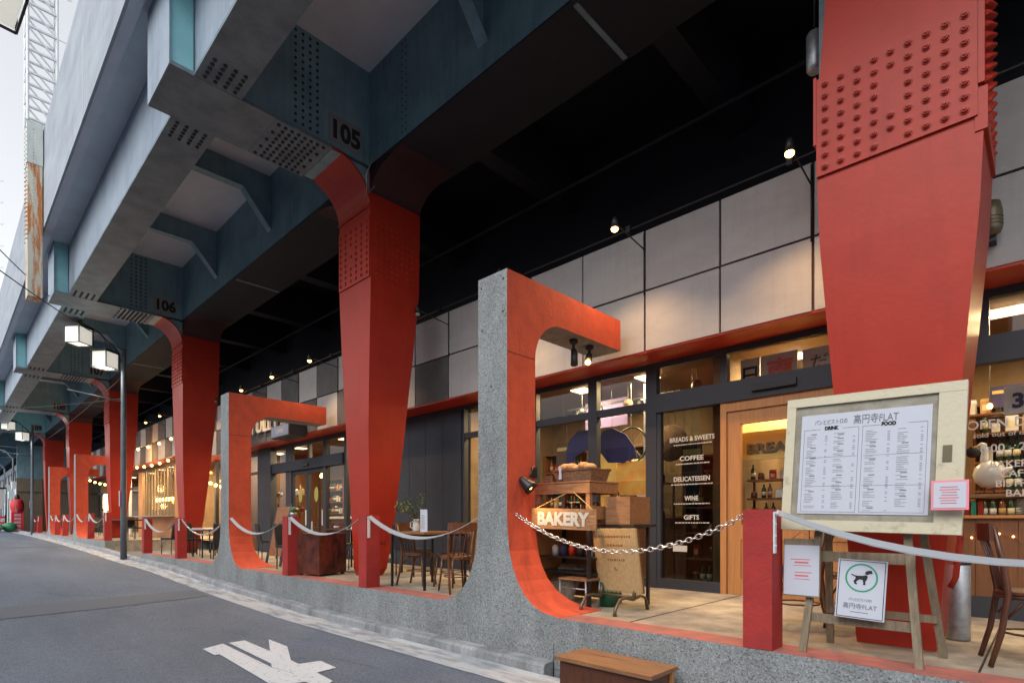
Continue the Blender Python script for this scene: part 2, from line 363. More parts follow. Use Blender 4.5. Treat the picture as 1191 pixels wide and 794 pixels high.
prof = [(3.42, .005), (3.60, .006), (3.77, -.014), (3.86, .0)]
V = [[b.bm.verts.new((x, y, rz(x) + dz)) for y, dz in prof] for x in XS]
for A, B in zip(V, V[1:]):
    for k in range(3): b._f([A[k], B[k], B[k + 1], A[k + 1]])
struct(b, 'gutter', 'gut')
b = MB(); xs = [x for x in XS if -120 <= x <= -4] + [-3.32]
rs = []
for x in xs:
    z = rz(x); rs.append([(x, 3.835, z - .2), (x, 3.85, z + .07), (x, 3.875, z + .095), (x, 3.998, z + .105), (x, 3.998, z - .2)])
b.loft(rs); struct(b, 'kerb', 'concl')
b = MB()
pts = [(-11.2, -4), (-10.35, -4), (-10.28, .60), (-10.45, 2.0), (-10.75, 3.35), (-11.6, 3.35), (-11.45, 1.4)]
b.sheet([(x, y, rz(x) + .006) for x, y in pts])
for x0, x1, y0, y1 in ((-27.3, -26.6, -6, 3.4), (-32, -31.3, -2, 2.4)):
    b.sheet([(x0, y0, rz(x0) + .006), (x1, y0, rz(x1) + .006), (x1, y1, rz(x1) + .006), (x0, y1, rz(x0) + .006)])
struct(b, 'asphalt_patch', 'patch')
rc = random.Random(4); b = MB()
def crack(x, y, a, n, wd):
    P = [(x, y)]
    for k in range(n): a += rc.uniform(-.5, .5); x += .16 * math.cos(a); y += .16 * math.sin(a); P.append((x, y))
    for (x0, y0), (x1, y1) in zip(P, P[1:]):
        d = Vector((x1 - x0, y1 - y0)).normalized() * wd * rc.uniform(.5, 1.3); nx, ny = -d.y, d.x
        if max(y0, y1) < 3.35: b.sheet([(x0 + nx, y0 + ny, rz(x0) + .003), (x0 - nx, y0 - ny, rz(x0) + .003), (x1 - nx, y1 - ny, rz(x1) + .003), (x1 + nx, y1 + ny, rz(x1) + .003)])
for args in ((-9, 2.9, 2.9, 26, .003), (-7.5, 1.0, 1.2, 14, .003), (-5.4, 3.1, 3.3, 16, .0025), (-13, 1.2, .4, 22, .004), (-4.6, 2.9, 3.0, 10, .0025), (-16, 2.8, 3.0, 30, .005), (-8.4, .2, 2.0, 16, .003)): crack(*args)
struct(b, 'road_cracks', 'ink')
A = [(-6.658, 2.014), (-6.782, 2.262), (-5.347, 2.216), (-5.043, 2.263), (-4.949, 2.254), (-4.773, 2.2), (-4.65, 2.02), (-4.30, 1.96), (-4.30, 1.86), (-4.80, 1.98), (-6.273, 2.057), (-6.264, 2.005)]
B = [(-6.775, 2.322), (-6.78, 2.499), (-6.028, 2.483), (-6.641, 2.722), (-6.111, 2.709), (-5.483, 2.467), (-5.278, 2.454), (-5.242, 2.661), (-4.885, 2.64), (-4.857, 2.43), (-4.503, 2.4), (-4.40, 2.27), (-4.589, 2.22), (-4.9495, 2.258), (-5.043, 2.267), (-5.347, 2.220), (-5.482, 2.272)]
b = MB(); b.sheet([(x, y, -.493) for x, y in A]); b.sheet([(x, y, -.4925) for x, y in B]); b.sheet([(-4.95, 2.18, -.492), (-4.7, 2.1, -.492), (-4.62, 2.26, -.492), (-4.95, 2.3, -.492)])
struct(b, 'road_marking', 'mark')
# terraces: (x0, x1, z)
TER = [(-18.45, 4.5, 0.0), (-48, -23.45, .23)]
for x0, x1, z in TER:
    b = MB(); b.box(x0, x1, 4.3, 11.2, z - .7, z - .002)
    for k in range(int((x1 - x0) / 2.4)): b.box(x1 - 2.4 * k - .006, x1 - 2.4 * k + .006, 4.32, 6.8, z - .004, z + .0015, 1)
    struct(b, 'terrace_floor', ['terr', 'ink'])
b = MB(); b.box(-23.45, -18.45, 4.0, 11.2, -.6, -.155); struct(b, 'passage_floor', 'patch')
def plinth(x0, x1, z, label):
    t = thing('plinth_wall', label, 'low wall', ((x0 + x1) / 2, 4.15, z - .6))
    b = MB(); b.box(x0, x1, 4.0, 4.3, z - .75, z)
    b.build('wall_body', 'conc', t, bev=.012)
    b = MB(); b.box(x0 + .01, x1 - .01, 4.012, 4.298, z, z + .004); b.build('coping', 'redtop', t)
    if z == 0:
        b = MB()
        for x in (-3.31, -.75, .85): b.box(x - .004, x + .004, 3.9985, 4.02, -.6, -.012)
        b.box(-8.4, -3.32, 3.985, 4.0, -.6, -.235); b.build('joint', ['conc', 'ink'], t)
    return t
plinth(-18.45, 4.5, 0, 'speckled grey concrete plinth with faded red top under the near terrace')
plinth(-48, -23.45, .23, 'far grey concrete plinth beyond the passage opening')
# ------------------------------------------------------------------ railway viaduct
CX = [-.8, -8.2, -17.9, -27.4, -37.2, -46.6, -56, -65.5]
ZF, ZS = 6.5, 8.0
via = thing('railway_viaduct', 'grey steel railway viaduct with teal girders and pale concrete parapet over the shops', 'viaduct', (-20, 4, 0), kind='structure')
b = MB(); prof = [(1.72, 7.62), (1.72, 9.9), (1.9, 9.9), (1.9, 8.4), (11.5, 8.4), (11.5, 8.0), (2.29, 8.0), (2.29, 7.74), (1.88, 7.72), (1.86, 7.62)]
b.prism([(p[0], p[1]) for p in prof], -140, 14, 'X'); 
b.build('concrete_deck', 'soff', via)
b = MB(); b.box(-140, 14, 1.68, 1.718, 7.62, 9.0); b.box(-140, 14, 1.69, 1.718, 9.012, 9.93)
for k in range(18): b.box(-k * 7.3 + 3, -k * 7.3 + 3.02, 1.676, 1.68, 7.64, 9.0, 1)
b.build('parapet', ['slab', 'soff'], via)
b = MB()                                     # outer girder: pale web, grey bottom flange
b.box(-140, 14, 2.25, 2.28, ZF + .03, 7.735); b.build('outer_girder_web', 'steell', via)
b = MB(); b.box(-140, 14, 2.23, 2.80, ZF - .015, ZF + .028)
for cx in CX[1:5]:
    for s in (-1, 1):
        for i in range(5):
            for j in range(4): b.lathe([(.028, 0), (.02, -.022)], (cx + s * (.58 + i * .09), 2.33 + j * .12, ZF - .015), 6, 1)
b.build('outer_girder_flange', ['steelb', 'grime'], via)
b = MB(); b.box(-140, 14, 4.75, 5.75, ZF + .01, 7.999, 0); b.build('main_girder', 'steel', via)
b = MB(); b.box(-140, 14, 4.73, 5.80, ZF - .02, ZF + .008)
for k in range(26): b.box(-k * 4.9 + 1.2, -k * 4.9 + 1.26, 4.78, 5.76, ZF - .035, ZF - .02, 1)
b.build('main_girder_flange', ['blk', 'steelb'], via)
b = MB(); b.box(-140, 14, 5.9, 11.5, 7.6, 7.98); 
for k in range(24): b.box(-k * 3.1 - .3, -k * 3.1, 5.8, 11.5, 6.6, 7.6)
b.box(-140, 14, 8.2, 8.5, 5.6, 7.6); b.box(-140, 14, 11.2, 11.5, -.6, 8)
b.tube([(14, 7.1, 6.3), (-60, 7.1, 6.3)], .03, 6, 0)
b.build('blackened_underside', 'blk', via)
M['nplate'] = mat('number_plate_grey', (.22, .225, .225), .6)
nums = {1: '105', 2: '106', 3: '107', 4: '108', 5: '109'}
for i, cx in enumerate(CX):
    if i == 0: continue
    g = MB(); g.box(cx - .46, cx + .46, 2.02, 4.749, ZF + .03, 7.999)
    G = g.build('cross_girder', 'steel' if i != 5 else 'steelg', via)
    f = MB(); f.box(cx - .50, cx + .50, 1.97, 4.10, ZF - .022, ZF + .028)
    if i <= 3:
        for a in range(8):
            for c in range(9):
                if (a in (0, 7) and c % 2): continue
                f.lathe([(.026, 0), (.026, -.014), (.014, -.026)], (cx - .42 + c * .105, 3.33 + a * .095, ZF - .028), 6, 1)
        f.box(cx - .49, cx + .49, 3.25, 4.09, ZF - .028, ZF - .022)
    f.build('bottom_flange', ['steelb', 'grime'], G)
    f = MB(); f.box(cx - .50, cx + .50, 1.955, 1.969, ZF - .02, 7.725); f.build('end_plate', 'steell', G)
    f = MB()                                 # the outer stub of the web beyond the outer girder
    f.box(cx + .461, cx + .475, 1.97, 2.228, ZF + .03, 7.722); 
    f.box(cx - .475, cx - .461, 1.97, 2.228, ZF + .03, 7.722); f.build('outer_web', 'steelg', G)
    if i <= 3:
        f = MB()
        for a in range(14):
            for c in range(4): f.lathe([(.022, 0), (.016, .016)], (cx + .46, 3.55 + c * .11, ZF + .12 + a * .1), 6, 0, 'X')
        for a in range(14):
            for c in range(2): f.lathe([(.018, 0), (.014, .014)], (cx + 1.35 + c * .1, 4.749, ZF + .12 + a * .1), 5, 0, 'Y')
        f.build('web_rivets', 'grime', G)
    if i in nums:
        p = MB(); p.box(cx + .461, cx + .472, 4.06, 4.60, ZF + .12, ZF + .52); pl = p.build('number_plate', M['nplate'], G)
        text(nums[i], (cx + .4735, 4.33, ZF + .18), .38, '+X', 'ink', pl, 'number', width=.46, bold=.016)
for x in (-2.0, -5.1, -11.55, -14.7, -21.1, -24.2, -30.6, -33.9, -40.3, -43.4, -49.6):
    g = MB(); g.box(x - .012, x + .012, 2.29, 4.749, 7.56, 7.998)
    g.prism([(4.2, 7.561), (4.749, 7.561), (4.749, 6.9)], x - .010, x + .010, 'X')
    g.box(x - .09, x + .09, 2.29, 4.22, 7.535, 7.558); g.bar((x, 4.2, 7.545), (x, 4.76, 6.86), .18, .022, 0, (1, 0, 0)) if 0 else g.prism([(4.2, 7.535), (4.2, 7.558), (4.749, 6.90), (4.749, 6.87)], x - .09, x + .09, 'X')
    g.build('secondary_beam', 'steel', via)
b = MB(); b.tube([(14, 6.27, 4.70), (-18, 6.27, 4.70)], .014, 6)
[b.box(-k * 1.97 - .03, -k * 1.97 + .03, 6.24, 6.30, 4.66, 4.74) for k in range(9)]; b.build('conduit_run', 'iron', via)
# drainage strut, cable tray and stray wires on the underside
b = MB(); b.tube([(-7.35, 4.7, 6.75), (-7.5, 4.55, 6.2), (-7.72, 4.7, 6.05), (-7.6, 4.76, 6.15)], .008, 5); b.build('loose_wire', 'galv', via)
# ------------------------------------------------------------------ steel columns
def sec(cx, z, yf, yb, hw): return [(cx - hw, yf, z), (cx + hw, yf, z), (cx + hw, yb, z), (cx - hw, yb, z)]
def column(i, cx, label):
    z0 = 0 if cx > -20 else .2
    t = thing('steel_column', label, 'column', (cx, 5.1, z0), group='red riveted columns carrying the viaduct')
    b = MB()
    if i == 0:
        S = [(-.02, 4.80, 5.20, .235), (.06, 4.80, 5.24, .245), (1.75, 4.77, 5.40, .375), (2.3, 4.76, 5.45, .42), (3.0, 4.75, 5.5, .475), (3.5, 4.75, 5.52, .495), (4.3, 4.75, 5.55, .48), (5.0, 4.76, 5.6, .435), (6.6, 4.78, 5.7, .43)]
    else:
        S = [(z0 - .02, 4.90, 5.15, .19), (z0 + .12, 4.88, 5.22, .24), (1.0, 4.86, 5.36, .28), (2.4, 4.80, 5.50, .35), (3.6, 4.77, 5.60, .43), (4.7, 4.755, 5.69, .49), (5.9, 4.75, 5.72, .48), (6.45, 4.75, 5.72, .47)]
    b.loft([sec(cx, *s) for s in S])
    body = b.build('shaft', 'red', t, bev=.006)
    if i == 0:
        z0p, z1p = 3.56, 4.31
        p = MB(); p.box(cx - .495, cx + .465, 4.728, 4.749, z0p, z1p)
        p.box(cx - .515, cx - .495, 4.722, 5.4, z0p + .25, z1p + .02); p.box(cx + .467, cx + .50, 4.722, 5.45, z0p + .2, z1p + .35)
        p.box(cx + .45, cx + .515, 4.74, 5.46, z0p - .1, z0p + .18)
        for c in range(9):
            for r in range(8):
                if c == 4 and r not in (1, 2, 6, 7) or (c == 3 and False): continue
                x = cx - .435 + c * .107 if c < 4 else cx - .425 + c * .103
                z = z0p + .06 + r * .09
                p.lathe([(.029, 0), (.029, -.005), (.021, -.006), (.020, -.022), (.011, -.023), (.010, -.032)], (x, 4.728, z), 8, 0, 'Y')
        for r in range(16):
            for c in range(6): p.lathe([(.026, 0), (.026, .006), (.020, .007), (.019, .020), (.011, .021), (.010, .030)], (cx + .50, 4.80 + c * .115, z0p + .03 + r * .072), 8, 0, 'X')
        p.build('splice_plate', 'red', t)
        p = MB(); p.box(cx - .55, cx - .47, 5.0, 5.3, 4.33, 6.4); p.build('web_stiffener', 'steelb', t)
        # brass-coloured handhole on the lower right side
        p = MB(); p.tube([(cx + .315, 4.82, .45), (cx + .345, 4.81, .52), (cx + .37, 4.81, .8), (cx + .36, 4.82, .87)], .02, 6); p.build('grab_rail', 'red', t)
    else:
        p = MB(); p.box(cx - .475, cx + .475, 4.735, 4.7495, 4.78, 5.75)
        for c in range(6):
            for r in range(9):
                if c == 2 and r in (3, 5): continue
                p.lathe([(.03, 0), (.026, -.014), (.015, -.024)], (cx - .41 + c * .164, 4.735, 4.86 + r * .10), 6, 0, 'Y')
        for c in range(8):
            for r in range(9): p.lathe([(.022, 0), (.018, .008), (.008, .014)], (cx + .487 - .003 * r * 0, 4.86 + c * .1, 4.85 + r * .10), 6, 0, 'X')
        p.box(cx - .48, cx + .48, 4.725, 4.7495, 5.88, 5.92)
        p.build('splice_plate', 'red', t)
        # street side knee under the cross girder: a curved flange
        Rr = .65; arc = [(4.10 + Rr * math.cos(a), 5.85 + Rr * math.sin(a)) for a in [R(k * 9) for k in range(11)]]
        p = MB(); outer = [(4.10 + (Rr + .03) * math.cos(a), 5.85 + (Rr + .03) * math.sin(a)) for a in [R(k * 9) for k in range(10, -1, -1)]]
        p.prism(arc + outer, cx - .48, cx + .48, 'X', sm=False)
        p.build('curved_knee', 'red', t)
        p = MB(); p.prism([(y - .0, z) for y, z in outer] + [(4.749, 6.45)] if 0 else outer + [(4.7485, 5.86), (4.7485, 6.478), (4.11, 6.478)][1:], cx - .455, cx + .455, 'X')
        p.build('knee_web', 'steel', t)
        for s in (-1, 1):
            ar = [(cx + s * (1.33 - .86 * math.cos(R(k * 10))), 6.08 + .395 * math.sin(R(k * 10))) for k in range(10)]
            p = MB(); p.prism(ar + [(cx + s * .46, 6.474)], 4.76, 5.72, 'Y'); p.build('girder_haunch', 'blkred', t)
        if i == 1:
            p = MB(); p.tube([(cx + .262 + .0 * k, 5.12 + .085 * math.cos(R(k * 20)), .66 + .13 * math.sin(R(k * 20))) for k in range(-8, 9)], .006, 5); p.build('round_seam', 'blkred', t)
    return t
CL = ['nearest and widest red column with big bolted plate, behind the menu board', 'red column at the beam numbered 105, behind the table with the plant',
      'red column at the beam numbered 106, behind a red post and black chairs', 'red column at the beam numbered 107, beside the street lamp pole',
      'red column at the beam numbered 108, left of the far red frame', 'farthest tall red column at the green beam numbered 109']
for i, l in enumerate(CL): column(i, CX[i], l)
# ------------------------------------------------------------------ bracket shaped frames of concrete
def frame(x0, x1, zt, zb, label):
    t = thing('concrete_frame', label, 'concrete frame', ((x0 + x1) / 2, 4.2, zb), group='bracket shaped concrete frames, red on the sides')
    dz = zb; H = zt
    pr = [(4.0, H), (6.07, H), (6.07, H - .385)]
    for k in range(10):
        a = R(90 + k * 10); pr.append((4.88 + .45 * math.cos(a), H - .385 - .45 + .45 * math.sin(a) if 0 else (H - .835) + .45 * math.sin(a)))
    pr += [(4.43, dz + 1.0), (4.435, dz + .5), (4.47, dz + .25), (4.55, dz + .1), (4.68, dz + .001), (4.0, dz + .001)]
    # top part of the profile as a straight prism above 1 m, flared foot lofted below
    b = MB()
    up = [p for p in pr if p[1] >= dz + .99] + [(4.0, dz + 1.0)]
    b.prism(up, x0, x1, 'X', 1)
    for f in b.bm.faces:
        f.material_index = 1
    rings = []
    for z, fl, yb in ((1.0, 0, 4.43), (.8, .012, 4.43), (.6, .035, 4.432), (.45, .08, 4.44), (.3, .15, 4.46), (.18, .24, 4.50), (.09, .35, 4.56), (.035, .48, 4.62), (.006, .68, 4.67), (-.30, .68, 4.67)):
        rings.append([(x0 - fl, 3.998, dz + z), (x1 + fl, 3.998, dz + z), (x1 + fl, yb, dz + z), (x0 - fl, yb, dz + z)])
    b.loft(rings[::-1], 1)
    b.bm.normal_update()
    bmesh.ops.recalc_face_normals(b.bm, faces=b.bm.faces[:])
    for f in b.bm.faces:
        n = f.normal
        c = f.calc_center_median()
        if n.y < -.7 or (abs(n.z) > .9 and c.z > dz + .3) : f.material_index = 0
        elif n.z < -.3: f.material_index = 2
    b.build('body', ['conc', 'redc', 'terr'], t)
    for z in (dz + 2.62, dz + .62): b = MB(); b.box(x1 - .0005, x1 + .0012, 4.0, 4.43, z, z + .007); b.build('casting_joint', 'blkred', t)
    b = MB()
    for x, z in ((x0 + .05, H - .1), (x1 - .05, H - .09), (x1 - .06, H - .42), (x0 + .06, H - .55), (x0 + .2, 2.3)):
        b.lathe([(.012, 0), (.010, -.003)], (x, 4.0, z), 8, 0, 'Y')
    b.build('plug_holes', 'ink', t); return t
frame(-4.37, -3.94, 3.46, 0, 'big red sided concrete frame with grey speckled front, right of the small table')
frame(-12.12, -11.68, 3.46, 0, 'red sided concrete frame in front of the coffee shop, left of the leather cube')
frame(-29.7, -29.3, 3.72, .23, 'pinkish red concrete frame in the distance beyond the street lamp')
frame(-37.6, -37.1, 3.73, .23, 'farthest red concrete frame with an arched opening')
# ------------------------------------------------------------------ posts, straps and chains along the edge
post0 = thing('edge_post', 'short red post nearest the camera, left of the menu board', 'post', (-1.475, 4.11, 0), group='short red posts on the plinth')
b = MB(); b.box(-1.575, -1.375, 4.005, 4.215, 0.004, .985); b.build('post_body', 'redp', post0, bev=.008)
b = MB(); b.box(-1.374, -1.362, 4.02, 4.055, .68, .955); b.box(-1.374, -1.335, 4.02, 4.055, .955, .967)
for z in (.73, .80, .88): b.lathe([(.008, 0), (.005, .006)], (-1.362, 4.037, z), 6, 0, 'X')
b.build('strap_bracket', 'white', post0)
PX = [(-6.70, 0, 'short red post in front of the column numbered 105'), (-9.12, 0, 'short red post just left of the brown leather cube'),
      (-15.2, 0, 'short red post in front of the column numbered 106'), (-18.33, 0, 'short red post at the near corner of the passage opening'),
      (-23.6, .23, 'short red post at the far corner of the passage opening'), (-26.7, .23, 'second short red post past the passage opening'),
      (-32.9, .23, 'short red post left of the third frame'), (-35.4, .23, 'short red post under the column numbered 108'),
      (-42.2, .23, 'short red post past the farthest frame'), (-44.9, .23, 'farthest short red post at the terrace end')]
for x, z, l in PX: dup(post0, (x, 4.11, z), 0, l)
def sag(a, c, d, n=14):
    a, c = Vector(a), Vector(c); P = []
    for k in range(n + 1):
        u = k / n; p = a.lerp(c, u); p.z -= d * 4 * u * (1 - u); P.append(p)
    return P
def strap(a, c, d, label):
    P = sag(a, c, d); o = Vector(a); b = MB(); wd, th = .055, .008
    d2 = (Vector(c) - Vector(a)); d2.z = 0; d2.normalize(); sd = Vector((-d2.y, d2.x, 0))
    rs = []
    for k, p in enumerate(P):
        tw = .5 + .2 * math.sin(k * .45); s1 = (sd * math.cos(tw) + Vector((0, 0, 1)) * math.sin(tw)) * wd / 2; s2 = Vector((0, 0, 1)) * th / 2
        rs.append([p - s1 - s2, p + s1 - s2, p + s1 + s2, p - s1 + s2])
    b.loft(rs)
    return solo(b, 'barrier_strap', 'strap', label, 'barrier strap', 'sagging pale straps between the posts', loc=tuple(o))
strap((-1.36, 4.04, .965), (1.35, 4.06, .98), .30, 'pale strap sagging in front of the menu board and the right chair')
strap((-6.58, 4.04, .965), (-4.38, 4.06, .97), .27, 'pale strap sagging in front of the table with the white jug')
strap((-9.0, 4.04, .965), (-6.81, 4.06, .965), .26, 'pale strap sagging in front of the brown leather cube')
strap((-11.67, 4.04, .965), (-9.23, 4.06, .965), .29, 'pale strap between the second frame and the post left of the cube')
strap((-18.22, 4.04, .965), (-15.31, 4.06, .965), .34, 'pale strap between the passage corner post and the post at 106')
strap((-26.6, 4.04, 1.19), (-23.71, 4.06, 1.19), .33, 'pale strap on the first posts past the passage')
strap((-29.28, 4.04, 1.19), (-26.81, 4.06, 1.19), .3, 'pale strap right of the third frame')
strap((-32.8, 4.04, 1.19), (-29.72, 4.06, 1.19), .3, 'pale strap left of the third frame')
strap((-35.3, 4.04, 1.19), (-33.0, 4.06, 1.19), .3, 'pale strap under the column numbered 108')
strap((-37.05, 4.04, 1.19), (-35.5, 4.06, 1.19), .25, 'pale strap right of the farthest frame')
strap((-44.8, 4.04, 1.19), (-42.3, 4.06, 1.19), .3, 'pale strap between the last two posts')
def chain(a, c, d, label, big=True):
    L = sag(a, c, d, 400); acc = 0; step = .042; out = [L[0]]
    for p, q in zip(L, L[1:]):
        acc += (q - p).length
        if acc >= step: out.append(q); acc = 0
    b = MB()
    for k, (p, q) in enumerate(zip(out, out[1:])):
        t = (q - p).normalized(); up = Vector((0, 0, 1)); s = t.cross(up).normalized(); u = s.cross(t)
        w1 = (s * .25 + u * .97) if k % 2 else (s * .97 - u * .25); c0 = (p + q) / 2; ring = []
        for j in range(10):
            a_ = 2 * math.pi * j / 10; ring.append(c0 + t * (.031 * math.cos(a_)) + w1 * (.019 * math.sin(a_)))
        b.tube(ring, .0052, 5, 0, closed=True)
    return solo(b, 'link_chain', 'chrome', label, 'chain', 'steel chains between frames and posts', loc=tuple(a))
chain((-3.935, 4.12, .98), (-1.58, 4.1, .955), .33, 'steel link chain hung from the big frame to the nearest red post')
chain((-15.09, 4.1, .96), (-12.13, 4.1, .96), .36, 'steel link chain left of the second frame')
# ------------------------------------------------------------------ shops under the viaduct
YW = 6.85                                    # window plane
bak = thing('bakery_shop', 'bakery and bistro under the viaduct with charcoal window frames and orange door', 'shop', (-3, YW, 0))
cof = thing('coffee_shop', 'coffee shop under the viaduct with grey sliding door and dark cladding', 'shop', (-14, YW, 0))
res = thing('wooden_restaurant', 'distant restaurant with orange timber window under striped cladding', 'shop', (-28, YW, 0))
def mid(x0, x1, z0, z1, d=.05): return (x0, x1, YW - d, YW + .05, z0, z1)
# cladding panels, Y 6.30 front
def panels(shop, cols, z0, rule):
    for k in cols:
        x1 = -.77 - .985 * k; x0 = x1 - .985
        for r in range(2):
            za = z0 + r * .78; m = rule(k, r)
            j = random.uniform(-.003, .003); q = random.uniform(-.002, .002); b = MB(); b.box(x0 + .014 + q, x1 - .014 + q, 6.30 + j, 6.33, za + .013, za + .767)
            if k < 12:
                for sx in (x0 + .05, (x0 + x1) / 2, x1 - .05):
                    for sz in (za + .05, za + .73): b.lathe([(.007, 0), (.005, -.003)], (sx, 6.30 + j, sz), 6, 1, 'Y')
            b.build('cladding_panel', [m, 'galv'], shop)
    xa = -.77 - .985 * (cols[-1] + 1); xb = -.77 - .985 * cols[0]
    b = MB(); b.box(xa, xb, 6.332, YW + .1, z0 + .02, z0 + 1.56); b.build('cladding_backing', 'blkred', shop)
    b = MB(); b.box(xa, xb, 6.312, YW + .02, z0 - .012, z0 + .018); b.build('soffit_strip', 'red', shop)
panels(bak, list(range(-5, 10)), 3.07, lambda k, r: 'pand' if (k, r) == (7, 0) else ('pan2' if (k * 3 + r) % 4 == 0 else 'pan'))
panels(cof, list(range(10, 23)), 3.07, lambda k, r: 'pand' if ((k + r) % 2 == 0 or (r == 0 and 13 <= k <= 17)) else ('pan' if k % 3 else 'pan2'))
panels(res, list(range(23, 45)), 3.42, lambda k, r: 'pand' if (k + r) % 2 == 0 else ('pan' if k % 3 else 'pan2'))
# ---- bakery front
def mull(shop, x0, x1, z0, z1, m='frame', name='window_frame', y=(-.06, .04), bev=0):
    b = MB(); b.box(x0, x1, YW + y[0], YW + y[1], z0, z1); return b.build(name, m, shop, bev=bev)
def pane(shop, x0, x1, z0, z1, m='glass', y=0, parent=None):
    b = MB(); b.box(x0 + .002, x1 - .002, YW + y, YW + y + .006, z0 + .002, z1 - .002); return b.build('window_pane', m, parent or shop)
ZB = 3.05
for x0, x1 in ((-7.86, -7.80), (-7.20, -7.12), (-6.17, -6.02), (-4.98, -4.82), (-4.0, -3.84)):
    mull(bak, x0, x1, 0, ZB)
mull(bak, -2.95, -2.87, 2.62, ZB); mull(bak, -.46, -.40, 2.62, ZB) ; mull(bak, 1.5, 1.58, 0, ZB)
mull(bak, -7.8, 4.2, 2.98, ZB, y=(-.055, .035))
# left windows: transom bar at 2.55..2.65
for x0, x1 in ((-7.8, -7.2), (-7.12, -6.17), (-6.02, -4.98), (-4.82, -4.0)):
    mull(bak, x0, x1, 2.44, 2.54, y=(-.05, .03))
    pane(bak, x0, x1, 2.54, 2.98); pane(bak, x0, x1, .12, 2.44)
    mull(bak, x0, x1, 0, .12, y=(-.05, .03))
# door header and transoms
mull(bak, -3.84, 4.2, 2.37, 2.62, y=(-.085, .04), name='header_beam')
b = MB(); b.box(-2.55, -2.05, YW - .13, YW - .087, 2.45, 2.53); b.build('door_sensor', 'iron', bak)
for x0, x1 in ((-3.84, -2.95), (-2.87, -.46), (-.40, 1.5), (1.58, 4.2)): pane(bak, x0, x1, 2.62, 2.98, 'glass')
# fixed glass with white lettering
mull(bak, -3.84, -3.78, .1, 2.37, y=(-.05, .03)); mull(bak, -3.84, -2.95, 0, .13, y=(-.055, .035))
fx = pane(bak, -3.78, -2.95, .13, 2.37, 'glassd')
for z, s, sz, wd in ((1.955, 'BREADS & SWEETS', .085, .62), (1.70, 'COFFEE', .085, .33), (1.43, 'DELICATESSEN', .085, .50), (1.175, 'WINE', .085, .19), (.925, 'GIFTS', .085, .21)):
    text(s, (-3.36, YW - .004, z), sz, m='letter', parent=fx, width=wd, bold=.002)
b = MB(); rn = random.Random(3)
for z, wd in ((1.905, .50), (1.65, .44), (1.38, .58), (1.125, .5), (.875, .46)):
    x = -3.36 - wd / 2
    while x < -3.36 + wd / 2:
        l = rn.uniform(.012, .04); b.box(x, x + l, YW - .004, YW - .002, z, z + .014); x += l + .010
b.build('small_lettering', 'letter', fx)
b = MB(); b.box(-3.62, -3.42, YW - .006, YW - .001, .50, .58); b.build('notice_label', 'letter', fx)
# oak double door
def oak_door(x0, x1, hs):
    d = MB(); f = .16
    d.box(x0, x0 + f, YW - .03, YW + .03, 0, 2.25); d.box(x1 - f, x1, YW - .03, YW + .03, 0, 2.25)
    d.box(x0 + f, x1 - f, YW - .028, YW + .028, 2.09, 2.25); d.box(x0 + f, x1 - f, YW - .028, YW + .028, 0, .2); d.box(x0 + f, x1 - f, YW - .028, YW + .028, .68, .86)
    d.box(x0 + f, x1 - f, YW - .012, YW + .012, .2, .68)
    D = d.build('door', 'oak', bak, bev=.004)
    b = MB(); b.box(x0 + f + .001, x1 - f - .001, YW - .004, YW + .002, .861, 2.089); b.build('door_pane', 'glass', D)
    b = MB(); hx = (x1 - .08) if hs > 0 else x0 + .08; b.tube([(hx, YW - .03, .9), (hx, YW - .08, .93), (hx, YW - .08, 1.25), (hx, YW - .03, 1.28)], .012, 6); b.build('handle', 'brz', D)
mull(bak, -2.95, -2.875, 0, 2.37, 'oak', 'door_frame'); mull(bak, -2.875, -1.0, 2.255, 2.369, 'oak', 'door_frame', y=(-.055, .035)); mull(bak, -1.0, -.93, 0, 2.37, 'oak', 'door_frame')
oak_door(-2.87, -1.945, 1); oak_door(-1.935, -1.005, -1)
# right window, timber base below
mull(bak, -.93, -.80, 0, 2.37)
pw = pane(bak, -.80, 1.5, .96, 2.37, 'glass'); pane(bak, 1.58, 4.2, .96, 2.37, 'glass')
b = MB(); 
for k in range(17): b.box(-.80 + k * .3 + .002, -.80 + (k + 1) * .3 - .002, YW - .045, YW + .03, .2, .93)
b.build('timber_base', 'oakd', bak, bev=.002)
b = MB(); b.box(-.80, 4.2, YW - .09, YW + .05, .93, .958); b.build('window_sill', 'oak', bak)
b = MB(); b.box(-.80, 4.2, YW - .05, YW + .03, 0, .2); b.build('base_skirting', 'frame', bak)
text('OPEN DAILY', (-.57, YW - .006, 1.77), .12, m='letter', parent=pw, align='LEFT', width=.66, bold=.0012)
text('sold out of daily bread', (-.52, YW - .006, 1.69), .06, m='letter', parent=pw, align='LEFT', width=.62)
text('8:00 - 23:30', (-.47, YW - .006, 1.55), .10, m='letter', parent=pw, align='LEFT', width=.50, bold=.0012)
for z, s, x in ((1.40, 'BAKERY', -.40), (1.31, 'CAFE', -.33), (1.22, 'BISTRO', -.36), (1.13, 'BAR', -.29)): text(s, (x, YW - .006, z), .09, m='letter', parent=pw, align='LEFT', bold=.0012)
# siding wall and rest
b = MB()
for k in range(4): b.box(-10.05 + k * .546 + .004, -10.05 + (k + 1) * .546 - .004, YW - .08, YW + .03, 0, 2.96)
b.box(-10.05, -7.866, YW - .075, YW + .02, 2.0, 2.006); b.build('slate_siding', 'siding', bak)
b = MB(); b.box(-10.05, -7.87, YW - .06, YW + .05, 2.96, 3.05); b.build('siding_head', 'frame', bak)
